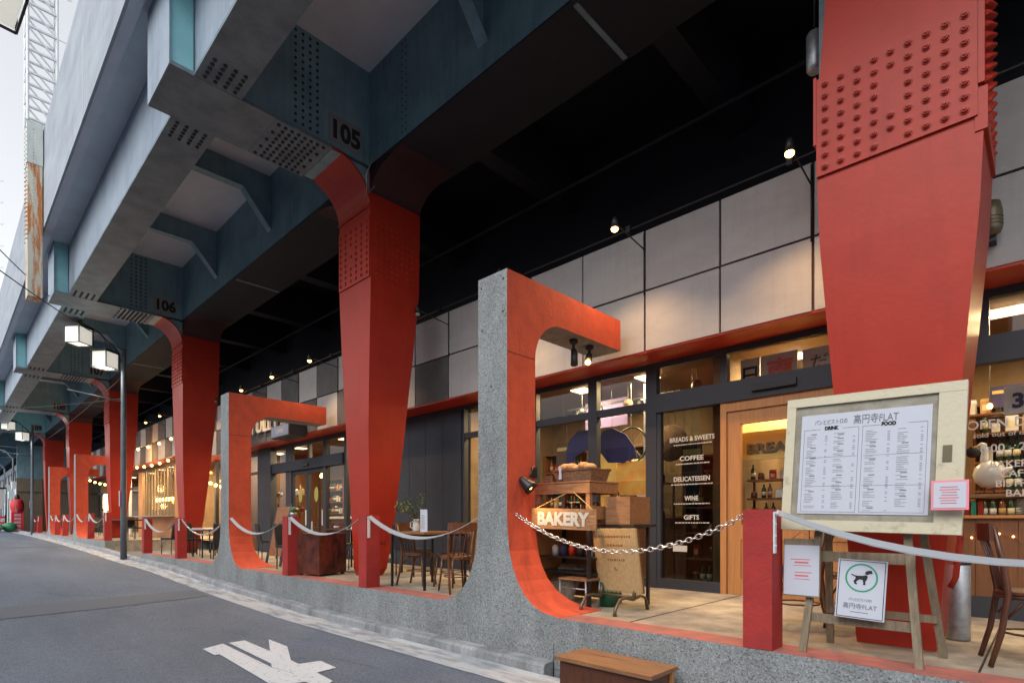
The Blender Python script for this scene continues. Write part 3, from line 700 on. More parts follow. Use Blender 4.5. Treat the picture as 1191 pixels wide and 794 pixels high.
# interiors: floor, back wall, partitions, ceiling
def room(shop, x0, x1, y1, z0, z1, wm, cm='walld', fm='fl'):
    b = MB(); b.box(x0, x1, y1, y1 + .1, z0, z1); b.build('back_wall', wm, shop)
    for x in (x0, x1): b = MB(); b.box(x - .04, x + .04, YW + .11, y1, z0, z1); b.build('side_wall', wm, shop)
    b = MB(); b.box(x0, x1, YW + .12, y1, z1, z1 + .08); b.build('ceiling', cm, shop)
    b = MB(); b.box(x0, x1, YW + .05, y1, z0, z0 + .004); b.build('shop_floor', fm, shop)
room(bak, -3.0, 4.2, 9.6, 0, 3.1, 'wall', 'walld'); room(bak, -7.85, -3.08, 9.4, 0, 3.1, 'wall', 'walld')
room(cof, -18.4, -10.1, 9.6, 0, 3.1, 'walld', 'walld'); room(res, -42, -18.5, 8.9, .2, 3.4, 'wall', 'walld')
# ---- coffee shop front
for x0, x1 in ((-18.42, -18.2), (-17.25, -17.19), (-15.42, -15.06), (-13.25, -13.10), (-12.2, -12.08), (-11.1, -11.04), (-10.1, -10.02)):
    mull(cof, x0, x1, 0, ZB)
mull(cof, -18.2, -10.1, 2.95, ZB, y=(-.055, .035)); mull(cof, -16.26, -12.2, 2.29, 2.56, m='siding', name='header_beam', y=(-.10, .04))
b = MB(); b.box(-17.19, -16.26, YW - .14, YW + .05, .02, 3.04); b.build('grey_pier', 'siding', cof)
for x0, x1, z0, z1 in ((-18.2, -17.25, .1, 2.35), (-18.2, -17.25, 2.42, 2.95), (-16.26, -15.42, .1, 2.29), (-16.26, -14.1, 2.56, 2.95), (-14.0, -12.2, 2.56, 2.95), (-13.10, -12.2, .1, 2.29), (-12.08, -11.1, .1, 2.95), (-11.04, -10.1, .1, 2.95)):
    pane(cof, x0, x1, z0, z1)
mull(cof, -18.2, -17.25, 2.35, 2.42, y=(-.05, .03)); mull(cof, -14.1, -14.0, 2.56, 2.95, y=(-.05, .03))
mull(cof, -18.2, -15.42, 0, .1, y=(-.052, .032)); mull(cof, -13.1, -10.1, 0, .1, y=(-.052, .032))
b = MB(); b.box(-14.3, -13.95, YW - .14, YW - .102, 2.36, 2.42); b.build('door_sensor', 'iron', cof)
for x0, x1 in ((-15.06, -14.16), (-14.15, -13.25)):
    d = MB(); f = .09
    d.box(x0, x0 + f, YW - .03, YW + .02, .02, 2.28); d.box(x1 - f, x1, YW - .03, YW + .02, .02, 2.28); d.box(x0 + f, x1 - f, YW - .028, YW + .018, 2.18, 2.28); d.box(x0 + f, x1 - f, YW - .028, YW + .018, .02, .14)
    D = d.build('sliding_door', 'siding', cof); b = MB(); b.box(x0 + f, x1 - f, YW - .005, YW, .14, 2.18); b.build('door_pane', 'glass', D)
    b = MB(); b.ball((x0 + .45, YW - .012, 1.6), .2, 0, 12, (.55, .03, 1)); b.build('oval_sticker', 'leafy', D)
    b = MB(); b.box(x1 - .07, x1 - .03, YW - .055, YW - .03, .8, 1.2); b.build('handle', 'white', D)
sg = text("TULLY'S", (-15.3, 6.24, 3.38), .42, m='letter', parent=cof, name='shop_lettering', width=2.35, ext=.03, bold=.012)
ps = thing('projecting_sign', 'dark box sign hanging from the coffee shop cladding under the frame arm', 'sign', (-14.0, 6.2, 3.05))
b = MB(); b.box(-14.15, -13.1, 5.85, 6.29, 2.98, 3.27); b.build('sign_box', 'frame', ps, bev=.01)
b = MB(); b.box(-14.11, -13.14, 5.844, 5.849, 3.0, 3.25); fc = b.build('sign_face', mat('blue_grey_face', (.13, .16, .24), .5), ps)
text('COFFEE', (-13.62, 5.842, 3.07), .13, '-Y', 'letter', fc)
# ---- restaurant front (passage part glazed too)
zr = .2
for x0, x1, m in ((-21.2, -21.05, 'frame'), (-23.3, -23.1, 'frame'), (-25.95, -25.2, 'oak'), (-31.9, -31.2, 'oak'), (-33.9, -33.75, 'white'), (-36.2, -36.05, 'frame'), (-38.9, -38.7, 'frame'), (-41, -40.8, 'frame')):
    mull(res, x0, x1, zr, 3.40, m, bev=0)
mull(res, -42, -18.5, 3.25, 3.40, 'frame', y=(-.065, .035)); mull(res, -42, -31.9, 2.5, 2.6, 'frame', y=(-.05, .03))
pane(res, -25.2, -23.3, zr, 3.25); pane(res, -31.2, -25.95, 1.2, 3.25); pane(res, -23.1, -21.2, zr, 3.25); pane(res, -21.05, -18.5, zr, 3.25); pane(res, -33.75, -31.9, zr, 2.5); pane(res, -42, -33.9, zr, 2.5)
b = MB()
for k in range(11): b.box(-31.1 + k * .5, -31.04 + k * .5, YW - .05, YW - .012, 1.15, 3.25)
b.build('timber_slats', 'woodx', res)
b = MB(); b.box(-31.2, -25.95, YW - .5, YW + .03, 1.10, 1.15); b.build('counter_shelf', 'galv', res)
b = MB(); b.box(-31.2, -25.95, YW - .04, YW + .03, zr, 1.10); b.build('counter_base', 'oak', res)
b = MB(); b.box(-48, -42, 6.2, 6.3, .2, 3.4); b.build('far_wall', 'bldgb', res)
# ------------------------------------------------------------------ lights on the buildings
def facade_spots():
    for k in range(16):
        x = -1.77 - 1.96 * k; z = 4.40 if x > -18 else 4.75
        t = thing('facade_spotlight', ('small lit spotlight on a rod ' + ['just left of the nearest column', 'above the window right of the big frame', 'behind the big frame', 'just right of the column numbered 105, unlit', 'left of the column numbered 105', 'first above the second frame arm', 'second above the second frame arm'][k]) if k < 7 else 'distant small lit spotlight on a rod above the striped panels', 'spotlight', (x, 5.6, z), group='small spotlights on rods along the facade top')
        b = MB(); b.tube([(x, 6.30, z - .02), (x, 5.66, z + .06)], .009, 5); b.tube([(x, 6.295, z - .6), (x, 6.295, z + .2)], .012, 5); b.build('rod', 'iron', t)
        b = MB(); b.lathe([(.02, .13), (.035, .10), (.045, .0), (.042, .0)], (x, 5.62, z), 10); b.build('housing', 'iron', t)
        b = MB(); b.ball((x, 5.62, z - .012), .044, sz=(1, 1, .75)); b.build('bulb', 'bulb' if k not in (3, 8, 13) else 'galv', t)
        if k not in (3, 8, 13): lamp('spotlight_light', (x, 5.62, z - .05), 118 if k < 9 else 110, (1, .60, .28), .03, 'SPOT', t, aim=(0, -.12, -1), spot=125)
facade_spots()
# spot pair under the arm of the near frame
def arm_spot(x, y, lit, label):
    t = thing('track_spotlight', label, 'spotlight', (x, y, 3.07))
    b = MB(); b.lathe([(.05, 0), (.05, -.035), (.02, -.05), (.015, -.12)], (x, y, 3.07), 12); b.build('mount', 'iron', t)
    b = MB(); b.tube([(x, y, 2.95), (x + .02, y - .01, 2.90), (x + .05, y - .05, 2.76)] if not lit else [(x, y, 2.97), (x + .0, y - .02, 2.90)], [.035, .042, .045] if not lit else [.035, .05], 10); b.build('head', 'iron', t)
    if lit: b = MB(); b.ball((x + .0, y - .03, 2.865), .035); b.build('bulb', 'bulb', t); lamp('arm_light', (x, y - .04, 2.80), 45, (1, .68, .38), .03, 'SPOT', t, aim=(.25, -.1, -1), spot=130)
arm_spot(-4.1, 5.62, True, 'lit spotlight under the end of the big frame arm')
arm_spot(-4.1, 5.30, False, 'unlit black spotlight under the big frame arm, left of the lit one')
# clamp lamp lighting the bakery sign
t = thing('clamp_lamp', 'black clamp lamp shining on the wooden bakery sign', 'clamp lamp', (-3.90, 4.24, 1.3))
b = MB(); b.box(-3.939, -3.90, 4.36, 4.42, 1.36, 1.47); b.tube([(-3.915, 4.39, 1.43), (-3.87, 4.32, 1.47), (-3.86, 4.25, 1.35)], .009, 6); b.build('clamp_arm', 'iron', t)
b = MB(); rot = Matrix.Translation((-3.855, 4.22, 1.27)) @ Matrix.Rotation(R(-42), 4, 'Y') @ Matrix.Rotation(R(18), 4, 'X')
b.lathe([(.025, .11), (.036, .09), (.05, .04), (.070, -.02), (.074, -.06), (.070, -.058), (.045, .03)], (0, 0, 0), 16); b.bm.transform(rot); b.build('shade', 'iron', t)
b = MB(); b.ball(rot @ Vector((0, 0, -.03)), .022); b.build('bulb', 'bulb', t)
lamp('clamp_light', tuple(rot @ Vector((0, 0, -.07))), 16, (1, .62, .25), .02, 'SPOT', t, aim=(.55, .22, -.55), spot=140)
def glow(x, y, z, e, c=(1, .70, .36), size=(1.6, 1.2), name='ceiling_lamp', parent=None): lamp(name, (x, y, z), e, c, typ='AREA', size=size, parent=parent)
def bulb(x, y, z, label, e=0, r=.04, drop=.6, g='small bulbs hanging inside the shops', mb='bulbs'):
    t = thing('hanging_bulb', label, 'hanging lamp', (x, y, z), group=g)
    b = MB(); b.tube([(x, y, z + drop), (x, y, z + r)], .005, 4); b.build('cord', 'iron', t)
    b = MB(); b.ball((x, y, z), r, n=8, sz=(1, 1, 1.25)); b.build('glass_bulb', mb, t)
    if e: lamp('bulb_light', (x, y, z - .06), e, WARM, .05, parent=t)
    return t
# shop lights: fittings with a visible diffuser
def panel_light(shop, x, y, z, e, c=(1, .70, .36), s=(.28, .28)):
    b = MB(); b.box(x - s[0] / 2, x + s[0] / 2, y - s[1] / 2, y + s[1] / 2, z - .02, z); b.build('ceiling_light', 'dimlight', shop)
    glow(x, y, z - .03, e, c, s, parent=shop)
for x, y, e in ((-6.9, 7.5, 40), (-5.5, 7.35, 42), (-4.3, 7.35, 42), (-5, 8.6, 30), (-2.4, 7.75, 50), (-2.4, 8.6, 40), (-.3, 7.6, 24), (.9, 7.6, 24), (.2, 8.5, 26), (2.8, 8.2, 30)): panel_light(bak, x, y, 3.05, e * 1.0)
for x, y, e in ((-17.6, 7.5, 60), (-15.8, 7.4, 60), (-14.6, 8.4, 60), (-13.2, 7.4, 60), (-11.3, 7.6, 70)): panel_light(cof, x, y, 3.05, e * .85)
for x, y, e in ((-20, 7.6, 90), (-22.5, 7.6, 90), (-24.5, 7.6, 80), (-26.6, 7.4, 130), (-28.5, 7.4, 150), (-30.4, 7.4, 130), (-33, 7.6, 90), (-37, 7.6, 80), (-40, 7.6, 60)): panel_light(res, x, y, 3.36, e * .7)
# ------------------------------------------------------------------ bakery interior stock
rnd = random.Random(11)
SH = 0
def shelf_unit(x0, x1, y, z0, levels, dz, label, m='dkwood2', d=.32, fill=True, where='shelf'):
    """open shelving seen through the glass, with its goods"""
    t = thing('shelf_unit', label, 'shelf', ((x0 + x1) / 2, y, z0))
    b = MB(); b.box(x0, x0 + .03, y, y + d, z0, z0 + levels * dz); b.box(x1 - .03, x1, y, y + d, z0, z0 + levels * dz); b.build('upright', m, t)
    b = MB(); b.box(x0 + .03, x1 - .03, y + d - .02, y + d, z0, z0 + levels * dz); b.build('back_panel', m, t)
    for k in range(levels + 1):
        zz = z0 + k * dz; b = MB(); b.box(x0 + .03, x1 - .03, y, y + d - .02, zz, zz + .025); b.build('shelf_board', m, t)
        if k == levels or not fill: continue
        x = x0 + .08; zt = zz + .025
        while x < x1 - .12:
            q = rnd.random(); mxh = dz - .06
            if q < .5: dup_fit(BOT[rnd.randrange(3)], (x + .03, y + .12, zt), min(.30, mxh), 'bottle standing on the ' + where, 'bottles on the ' + where); x += rnd.uniform(.075, .10)
            elif q < .72: dup_fit(JAR, (x + .045, y + .13, zt), min(.16, mxh), 'lidded glass jar standing on the ' + where, 'jars on the ' + where); x += .12
            elif q < .88: dup_fit(BOX[rnd.randrange(3)], (x + .06, y + .14, zt), min(rnd.uniform(.12, .24), mxh), 'small packet standing on the ' + where, 'packets on the ' + where); x += .15
            else: x += rnd.uniform(.05, .18)
    return t
PROTO = []
def proto(o, h): PROTO.append(o); o['_h'] = h; return o
def dup_fit(p, loc, h, label, group):
    r = dup(p, loc, rnd.uniform(-.3, .3), label, group); s = h / p['_h']; r.scale = (max(.8, s),) * 2 + (s,) ; return r
def mk_bottle(m, mc):
    t = thing('bottle', 'bottle', 'bottle', (0, 0, 0)); b = MB()
    b.lathe([(.034, 0), (.037, .01), (.037, .18), (.030, .21), (.014, .24), (.013, .30)], (0, 0, 0), 10); b.build('glass_body', m, t)
    b = MB(); b.lathe([(.0375, .06), (.0375, .14)], (0, 0, 0), 10); b.build('label_band', mc, t); return proto(t, .30)
BOT = [mk_bottle('gbot', 'paper'), mk_bottle('abot', 'kraft'), mk_bottle('gbot', 'cream')]
t = thing('jar', 'jar', 'jar'); b = MB(); b.lathe([(.045, 0), (.05, .01), (.05, .11), (.042, .13)], (0, 0, 0), 12); b.build('glass_body', 'abot', t)
b = MB(); b.lathe([(.045, .13), (.045, .155)], (0, 0, 0), 12); b.build('lid', 'galv', t); JAR = proto(t, .16)
BOX = []
for m in ('kraft', 'paper', 'red'):
    t = thing('packet', 'packet', 'packet'); b = MB(); b.box(-.05, .05, -.03, .03, 0, .16); b.prism([(-.03, .16), (.03, .16), (0, .2)], -.05, .05, 'X'); b.build('bag', m, t)
    b = MB(); b.box(-.03, .03, -.032, -.03, .05, .12); b.build('print', 'cream', t); BOX.append(proto(t, .2))
shelf_unit(-7.75, -6.6, 9.0, 0, 6, .38, 'tall dark shelf of bottles at the back left of the bakery', where='back left bakery shelf')
shelf_unit(-6.4, -5.3, 9.0, 0, 6, .38, 'tall dark shelf behind the window with the violet shape', where='shelf behind the violet shape')
shelf_unit(-4.6, -3.3, 9.0, 0, 5, .40, 'tall dark shelf behind the window with the ladder', where='shelf behind the ladder')
shelf_unit(-3.75, -3.25, 7.4, 0, 5, .36, 'dark shelf close behind the lettered glass', where='shelf behind the lettered glass', m='walld')
shelf_unit(-2.75, -1.75, 8.4, 0, 5, .32, 'shelf of loaves and jars seen through the oak door', where='shelf seen through the oak door')
shelf_unit(-.7, .5, 9.1, .9, 4, .36, 'back wall shelf behind the opening hours window', where='back wall shelf of the right window')
shelf_unit(.7, 2.2, 9.1, .9, 4, .36, 'back wall shelf at the right edge of the bakery', where='right edge bakery shelf')
# yellow sign with dark letters inside the door
t = thing('bread_sign', 'yellow board with raised dark letters behind the oak door glass', 'sign', (-2.4, 7.2, 1.68))
b = MB(); b.box(-2.98, -1.9, 7.2, 7.23, 1.68, 1.99); bo = b.build('board', 'wally', t)
text('BREAD', (-2.78, 7.186, 1.765), .165, m='brz', parent=t, name='raised_letters', align='LEFT', ext=.010, width=.62, bold=.006)
t = thing('light_canopy', 'bright cream canopy hanging above the yellow bread board', 'canopy', (-2.4, 7.5, 2.2))
b = MB(); b.prism([(7.30, 2.0), (8.0, 2.42), (8.0, 2.46), (7.30, 2.05)], -2.98, -1.5, 'X'); b.build('cloth', 'wally', t)
# long counter
t = thing('shop_counter', 'timber counter with glass case behind the two left windows', 'counter', (-5, 8.1, 0))
b = MB(); b.box(-5.9, -3.9, 7.9, 8.4, 0, .95); b.build('counter_body', 'dkwood2', t, bev=.006)
b = MB(); b.box(-5.95, -3.85, 7.86, 8.44, .95, .99); b.build('counter_top', 'wood', t)
b = MB(); b.box(-5.0, -4.0, 7.95, 8.35, .99, 1.35); b.build('glass_case', 'glass', t)
def display(x0, x1, y, z, label, where, n, m='dkwood2', h=.3):
    t = thing('display_shelf', label, 'shelf', ((x0 + x1) / 2, y, z))
    b = MB(); b.box(x0, x1, y - .12, y + .12, z, z + .022); b.build('shelf_board', m, t); b = MB(); [b.box(x, x + .025, y + .09, y + .115, 0, z) for x in (x0, x1 - .025)]; b.build('support', m, t)
    x = x0 + .05
    while x < x1 - .05:
        q = rnd.random(); zt = z + .023
        if q < .4: dup_fit(BOT[rnd.randrange(3)], (x, y + rnd.uniform(-.05, .05), zt), h, 'bottle on the ' + where, 'bottles on the ' + where); x += .085
        elif q < .7: dup_fit(JAR, (x, y + rnd.uniform(-.04, .04), zt), h * .5, 'lidded jar on the ' + where, 'jars on the ' + where); x += .12
        else: dup_fit(BOX[rnd.randrange(3)], (x + .02, y + rnd.uniform(-.04, .04), zt), h * .65, 'packet on the ' + where, 'packets on the ' + where); x += .14
    return t
display(-5.9, -5.05, 7.25, .98, 'goods ledge low behind the window with the violet hook', 'ledge behind the violet hook', 6, h=.26)
display(-4.78, -4.05, 7.3, 1.02, 'goods ledge low behind the window with the hoop', 'ledge behind the hoop', 6, h=.22)
display(-4.78, -4.05, 7.6, 1.45, 'second goods ledge behind the window with the hoop', 'upper ledge behind the hoop', 6)
display(-2.85, -1.9, 7.5, 1.42, 'upper ledge of goods right behind the oak door', 'upper ledge behind the oak door', 6, h=.20)
display(-2.85, -1.9, 7.5, 1.18, 'middle ledge of goods right behind the oak door', 'middle ledge behind the oak door', 6, h=.18)
display(-2.85, -1.9, 7.5, .92, 'lower ledge of goods right behind the oak door', 'lower ledge behind the oak door', 6, h=.2)
display(-.75, .9, 8.7, 2.15, 'high ledge of goods in the right window room', 'high ledge of the right window room', 6)
for k, (x, y, z, w_, h_, m, l) in enumerate(((-5.72, 7.12, 2.0, .30, .36, 'walld', 'dark framed picture at the left edge of the violet hook window'), (-5.15, 7.3, 1.28, .22, .3, 'orange', 'orange print in the violet hook window'), (-4.1, 7.25, 1.6, .16, .22, 'iron', 'black card in the hoop window'),
        (-4.25, 7.2, 1.15, .28, .3, 'paper', 'white cloth sheet hanging low in the hoop window'), (-3.55, 7.25, 1.75, .3, .5, 'walld', 'dark poster behind the lettered glass'), (-3.15, 7.3, .95, .28, 1.1, 'dkwood', 'tall dark rack board behind the lettered glass'),
        (-.2, 8.6, 2.35, .6, .25, 'purple', 'violet banner high in the right window'), (.5, 7.6, 1.75, .35, .5, 'red', 'red poster in the right window'))):
    t = thing('picture_card', l, 'picture', (x, y, z)); b = MB(); b.box(x - w_ / 2, x + w_ / 2, y, y + .012, z - h_ / 2, z + h_ / 2); b.build('print', m, t)
    b = MB(); b.box(x - w_ / 2 + .02, x + w_ / 2 - .02, y - .002, y, z + h_ * .15, z + h_ * .3); b.build('print_band', 'wally', t); b = MB(); b.tube([(x, y + .006, z + h_ / 2), (x, y + .006, 3.0)], .003, 4); b.build('hanging_wire', 'iron', t)
for k in range(11):
    x = (-5.6, -5.3, -4.6, -4.2, -2.6, -2.3, -2.05, -.5, -.1, .3, .8)[k]; y = 7.8 + (k * .37) % .9
    bulb(x, y, 2.35 - (k % 3) * .1, 'tiny amber bulb hanging in the bakery', 0, .028)
for x0, x1, y, l, w_ in ((-18.1, -17.3, 7.5, 'goods shelf in the leftmost coffee shop window', 'leftmost coffee shop ledge'), (-16.1, -15.5, 7.4, 'goods shelf in the pane left of the sliding doors', 'ledge left of the sliding doors'), (-13.0, -12.3, 7.9, 'goods shelf in the pane right of the sliding doors', 'ledge right of the sliding doors'), (-12.0, -10.3, 7.6, 'long goods shelf behind the column numbered 105', 'ledge behind the 105 column')):
    display(x0, x1, y, 1.15, l + ', lower board', w_, 5, h=.28); display(x0, x1, y, 1.65, l + ', upper board', 'upper ' + w_, 5, h=.28)
for k, (x, y, z, r_, m, l) in enumerate(((-5.62, 7.5, 2.72, .07, 'iron', 'small dark pot hung at the left of the first transom'), (-4.7, 7.45, 2.72, .08, 'wick', 'small wicker ball hung in the second transom'), (-3.5, 7.3, 2.78, .08, 'dkwood2', 'round wooden ball hung in the third transom'), (-5.0, 7.45, 2.2, .06, 'green', 'green ball hung by the middle mullion'), (-4.15, 7.15, 1.95, .07, 'brz', 'bronze ball hung by the ladder'))):
    t = thing('hanging_ornament', l, 'ornament', (x, y, z)); b = MB(); b.ball((x, y, z), r_, n=12); b.build('ball', m, t); b = MB(); b.tube([(x, y, z + r_), (x, y, 3.05)], .004, 4); b.build('cord', 'iron', t)
# hanging shapes in the windows
t = thing('violet_shape', 'flat dark violet hooked shape hanging in the window left of the middle mullion', 'window decoration', (-5.4, 7.1, 2.0))
b = MB(); A = []
P = [(-5.66, 1.70), (-5.62, 2.06), (-5.55, 2.22), (-5.38, 2.34), (-5.2, 2.33), (-5.06, 2.18), (-5.12, 2.06), (-5.34, 1.98), (-5.46, 1.93), (-5.47, 1.82), (-5.28, 1.84), (-5.21, 1.76), (-5.26, 1.66), (-5.45, 1.60), (-5.60, 1.62)]
b.prism(P, 7.08, 7.11, 'Y'); b.build('cut_out', 'purple', t); b = MB(); b.tube([(-5.36, 7.095, 2.32), (-5.36, 7.095, 3.0)], .004, 4); b.build('cord', 'iron', t)
t = thing('violet_bow', 'flat dark violet bow shape hanging behind the middle mullion', 'window decoration', (-4.85, 7.1, 2.0))
b = MB(); P = [(-5.06, 2.12), (-4.95, 2.30), (-4.78, 2.32), (-4.55, 2.2), (-4.40, 2.0), (-4.36, 1.84), (-4.6, 1.78), (-4.86, 1.8), (-4.98, 1.94), (-5.06, 2.05)]
b.prism(P, 7.14, 7.17, 'Y'); b.build('cut_out', 'purple', t); b = MB(); b.tube([(-4.8, 7.155, 2.3), (-4.8, 7.155, 3.0)], .004, 4); b.build('cord', 'iron', t)
t = thing('hanging_hoop', 'thin dark wheel hoop hanging in the window right of the middle mullion', 'hoop', (-4.52, 7.3, 2.1))
b = MB(); b.tube([(-4.55 + .27 * math.cos(R(k * 15)), 7.3, 2.05 + .27 * math.sin(R(k * 15))) for k in range(24)], .014, 6, closed=True); b.build('rim', 'iron', t)
b = MB(); [b.tube([(-4.55, 7.3, 2.05), (-4.55 + .27 * math.cos(R(k * 45)), 7.3, 2.05 + .27 * math.sin(R(k * 45)))], .003, 4) for k in range(8)]; b.tube([(-4.55, 7.3, 2.32), (-4.55, 7.3, 3.0)], .004, 4); b.build('spokes', 'galv', t)
t = thing('white_ladder', 'white ladder hanging upright behind the right of the two display windows', 'ladder', (-4.25, 7.35, 1.7))
b = MB(); b.box(-4.36, -4.33, 7.34, 7.37, 1.65, 2.95); b.box(-4.13, -4.10, 7.34, 7.37, 1.65, 2.95)
[b.box(-4.33, -4.13, 7.345, 7.365, 1.75 + k * .24, 1.78 + k * .24) for k in range(5)]; b.build('rails_and_rungs', 'white', t)
t = thing('wicker_lamp_shade', 'round brown woven disc hanging beside the mullion left of the lettered glass', 'woven disc', (-3.98, 7.5, 2.05))
b = MB(); b.lathe([(.02, -.01), (.26, -.01), (.27, .0), (.26, .01), (.02, .01)], (-4.0, 7.5, 2.05), 24, 0, 'Y'); b.build('disc', 'wick', t)
t = thing('display_cloth', 'orange printed cloth bag hanging in the window under the hoop', 'cloth bag', (-4.45, 7.2, 1.45))
b = MB(); b.loft([[(-4.72, 7.18, 1.78), (-4.2, 7.18, 1.80), (-4.2, 7.26, 1.80), (-4.72, 7.26, 1.78)], [(-4.75, 7.14, 1.5), (-4.18, 7.15, 1.5), (-4.18, 7.3, 1.5), (-4.75, 7.3, 1.5)], [(-4.68, 7.2, 1.3), (-4.25, 7.2, 1.28), (-4.25, 7.24, 1.28), (-4.68, 7.24, 1.3)]]); b.build('cloth', 'orange', t)
b = MB(); b.tube([(-4.6, 7.22, 1.78), (-4.45, 7.22, 2.0), (-4.3, 7.22, 1.79)], .006, 5); b.build('handle', 'wood', t)
t = thing('yellow_screen', 'tall bright yellow panel behind the window with the violet shape', 'panel', (-5.25, 8.0, 1.2))
b = MB(); b.box(-5.50, -4.95, 7.5, 7.54, .99, 2.0); b.build('board', 'wally', t, bev=.01); b = MB(); b.box(-5.45, -5.0, 7.49, 7.499, 1.5, 1.52); b.build('trim', 'wood', t)
t = thing('teddy_wreath', 'round pale wreath in the lower left of the window with the violet shape', 'wreath', (-5.75, 7.2, 1.45))
b = MB(); b.tube([(-5.72 + .12 * math.cos(R(k * 20)), 7.2, 1.48 + .12 * math.sin(R(k * 20))) for k in range(18)], .035, 8, closed=True); b.build('ring', 'cream', t)
t['label'] = 'round pale ring in the lower left of the window with the violet shape'; t.name = 'window_ring'
# track with spotlights behind the transoms
t = thing('lighting_track', 'black lighting track across the transom windows above the violet shapes', 'lighting track', (-5, 7.6, 2.85))
b = MB(); b.box(-6.0, -3.9, 7.58, 7.61, 2.80, 2.83); b.box(-6.0, -3.9, 8.2, 8.23, 2.70, 2.73); b.build('rail', 'iron', t)
for x, l in ((-5.8, 0), (-5.3, 0), (-4.6, 1)):
    b = MB(); b.tube([(x, 7.6, 2.80), (x, 7.6, 2.72), (x + .02, 7.56, 2.64)], [.012, .03, .035], 8); b.build('spot_head', 'iron', t)
    b = MB(); b.ball((x + .02, 7.55, 2.62), .028); b.build('spot_bulb', 'bulbs', t)
t = thing('violet_banner', 'pale violet banner behind the left transom window', 'banner', (-5.4, 7.9, 2.7)); b = MB(); b.box(-5.85, -5.0, 7.9, 7.91, 2.5, 2.96); b.build('cloth', mat('violet_cloth', (.22, .18, .42), .8), t)
# white characters boards in the transom over the door
t = thing('character_board', 'white board with large characters behind the transom over the oak door', 'sign board', (-2.3, 7.2, 2.8))
b = MB(); b.box(-2.86, -2.62, 7.2, 7.22, 2.6, 2.97); b.box(-2.60, -2.18, 7.2, 7.22, 2.6, 2.97); b.box(-2.12, -1.3, 7.2, 7.22, 2.6, 2.95); b.build('board', 'paper', t)
text('日', (-2.74, 7.194, 2.66), .26, m='ink', parent=t, bold=.004); text('南', (-2.38, 7.194, 2.64), .32, m='inkr', parent=t, name='red_lettering', bold=.01); text('だんご', (-1.72, 7.194, 2.69), .22, m='brz', parent=t)
# right window: goose, plates, books, wooden shelf
t = thing('inner_shelf', 'brown timber shelf inside the window under the white goose', 'shelf', (.4, 7.1, 1.15))
b = MB(); b.box(-.79, 4.1, 6.98, 7.35, 1.13, 1.165); b.build('shelf_board', 'wood', t)
b = MB(); [b.box(x, x + .04, 7.0, 7.33, .96, 1.13) for x in (-.79, .95, 2.5)]; b.build('shelf_support', 'wood', t)
g = MB(); cx, cy, cz = -.42, 7.12, 1.166
g.ball((cx, cy, cz + .19), .12, 0, 14, (1.05, .85, 1.15)); g.tube([(cx - .02, cy, cz + .26), (cx - .035, cy, cz + .35), (cx - .03, cy, cz + .43), (cx - .045, cy, cz + .465)], [.055, .032, .027, .03], 10)
g.ball((cx - .05, cy, cz + .475), .034, 0, 10, (1.15, .9, .9)); g.tube([(cx + .09, cy, cz + .2), (cx + .17, cy, cz + .25)], [.05, .012], 8)
t = thing('goose_figure', 'white goose figure standing behind the opening hours lettering', 'goose figure', (cx, cy, cz)); g.build('body', 'cerm', t)
b = MB(); b.tube([(cx - .08, cy, cz + .475), (cx - .125, cy, cz + .462)], [.014, .004], 6); b.build('beak', 'orange', t)
b = MB(); [b.tube([(cx + s * .04, cy, cz), (cx + s * .03, cy, cz + .09)], .007, 5) for s in (-1, 1)]; b.box(cx - .08, cx + .08, cy - .05, cy + .05, cz, cz + .006); b.build('legs', 'iron', t)
for i, (x, n) in enumerate(((-.12, 10), (.2, 8), (.52, 9))):
    for k in range(n):
        if i == 0 and k == 0:
            t = thing('plate', 'white plate in the nearest stack under the inner shelf', 'plate', (x, 7.12, .962), group='white plates stacked behind the window')
            b = MB(); b.lathe([(.05, 0), (.06, .003), (.115, .012), (.118, .015), (.06, .006), (.01, .005)], (x, 7.12, .962), 24); b.build('dish', 'cerm', t); plate0 = t
        else: dup(plate0, (x, 7.12, .962 + k * .0145), 0, 'white plate in the %s stack under the inner shelf' % ('nearest', 'middle', 'farthest right')[i])
for i, (x, m) in enumerate(((-.62, 'cream'), (-.58, 'red'), (-.53, 'green'), (-.48, 'red'))):
    solo(MB().box(x - .018, x + .018, 7.05, 7.2, .962, 1.10), 'book', m, ['cream book at the left under the inner shelf', 'dark red book beside the cream book', 'green book between two red books', 'red book nearest the plates'][i], 'book', loc=(x, 7.12, .962))
# fairy lights on the timber base
b = MB(); pts = []; rr = random.Random(5)
for k in range(40):
    u = k / 39; pts.append((-.72 + u * 1.9, YW - .06, .62 + .13 * math.sin(u * 9) * (1 - u * .4) + u * .12 + rr.uniform(-.03, .03)))
t = thing('fairy_lights', 'string of tiny warm lights along the timber base right of the column', 'fairy lights', (0, YW - .06, .6))
b.tube(pts, .002, 4); b.build('wire', 'iron', t); b = MB(); [b.ball(p, .009, n=6) for p in pts[::2]]; b.build('tiny_bulbs', 'bulbs', t)
for k, (x, y, z) in enumerate(((-6.9, 7.6, 2.3), (-6.5, 8.2, 2.1), (-4.35, 8.6, 2.2), (-2.2, 8.2, 1.95), (-1.3, 7.8, 2.1), (.1, 8.2, 2.2), (.8, 8, 2.1))): bulb(x, y, z, 'warm hanging bulb inside the bakery', 0, .035)
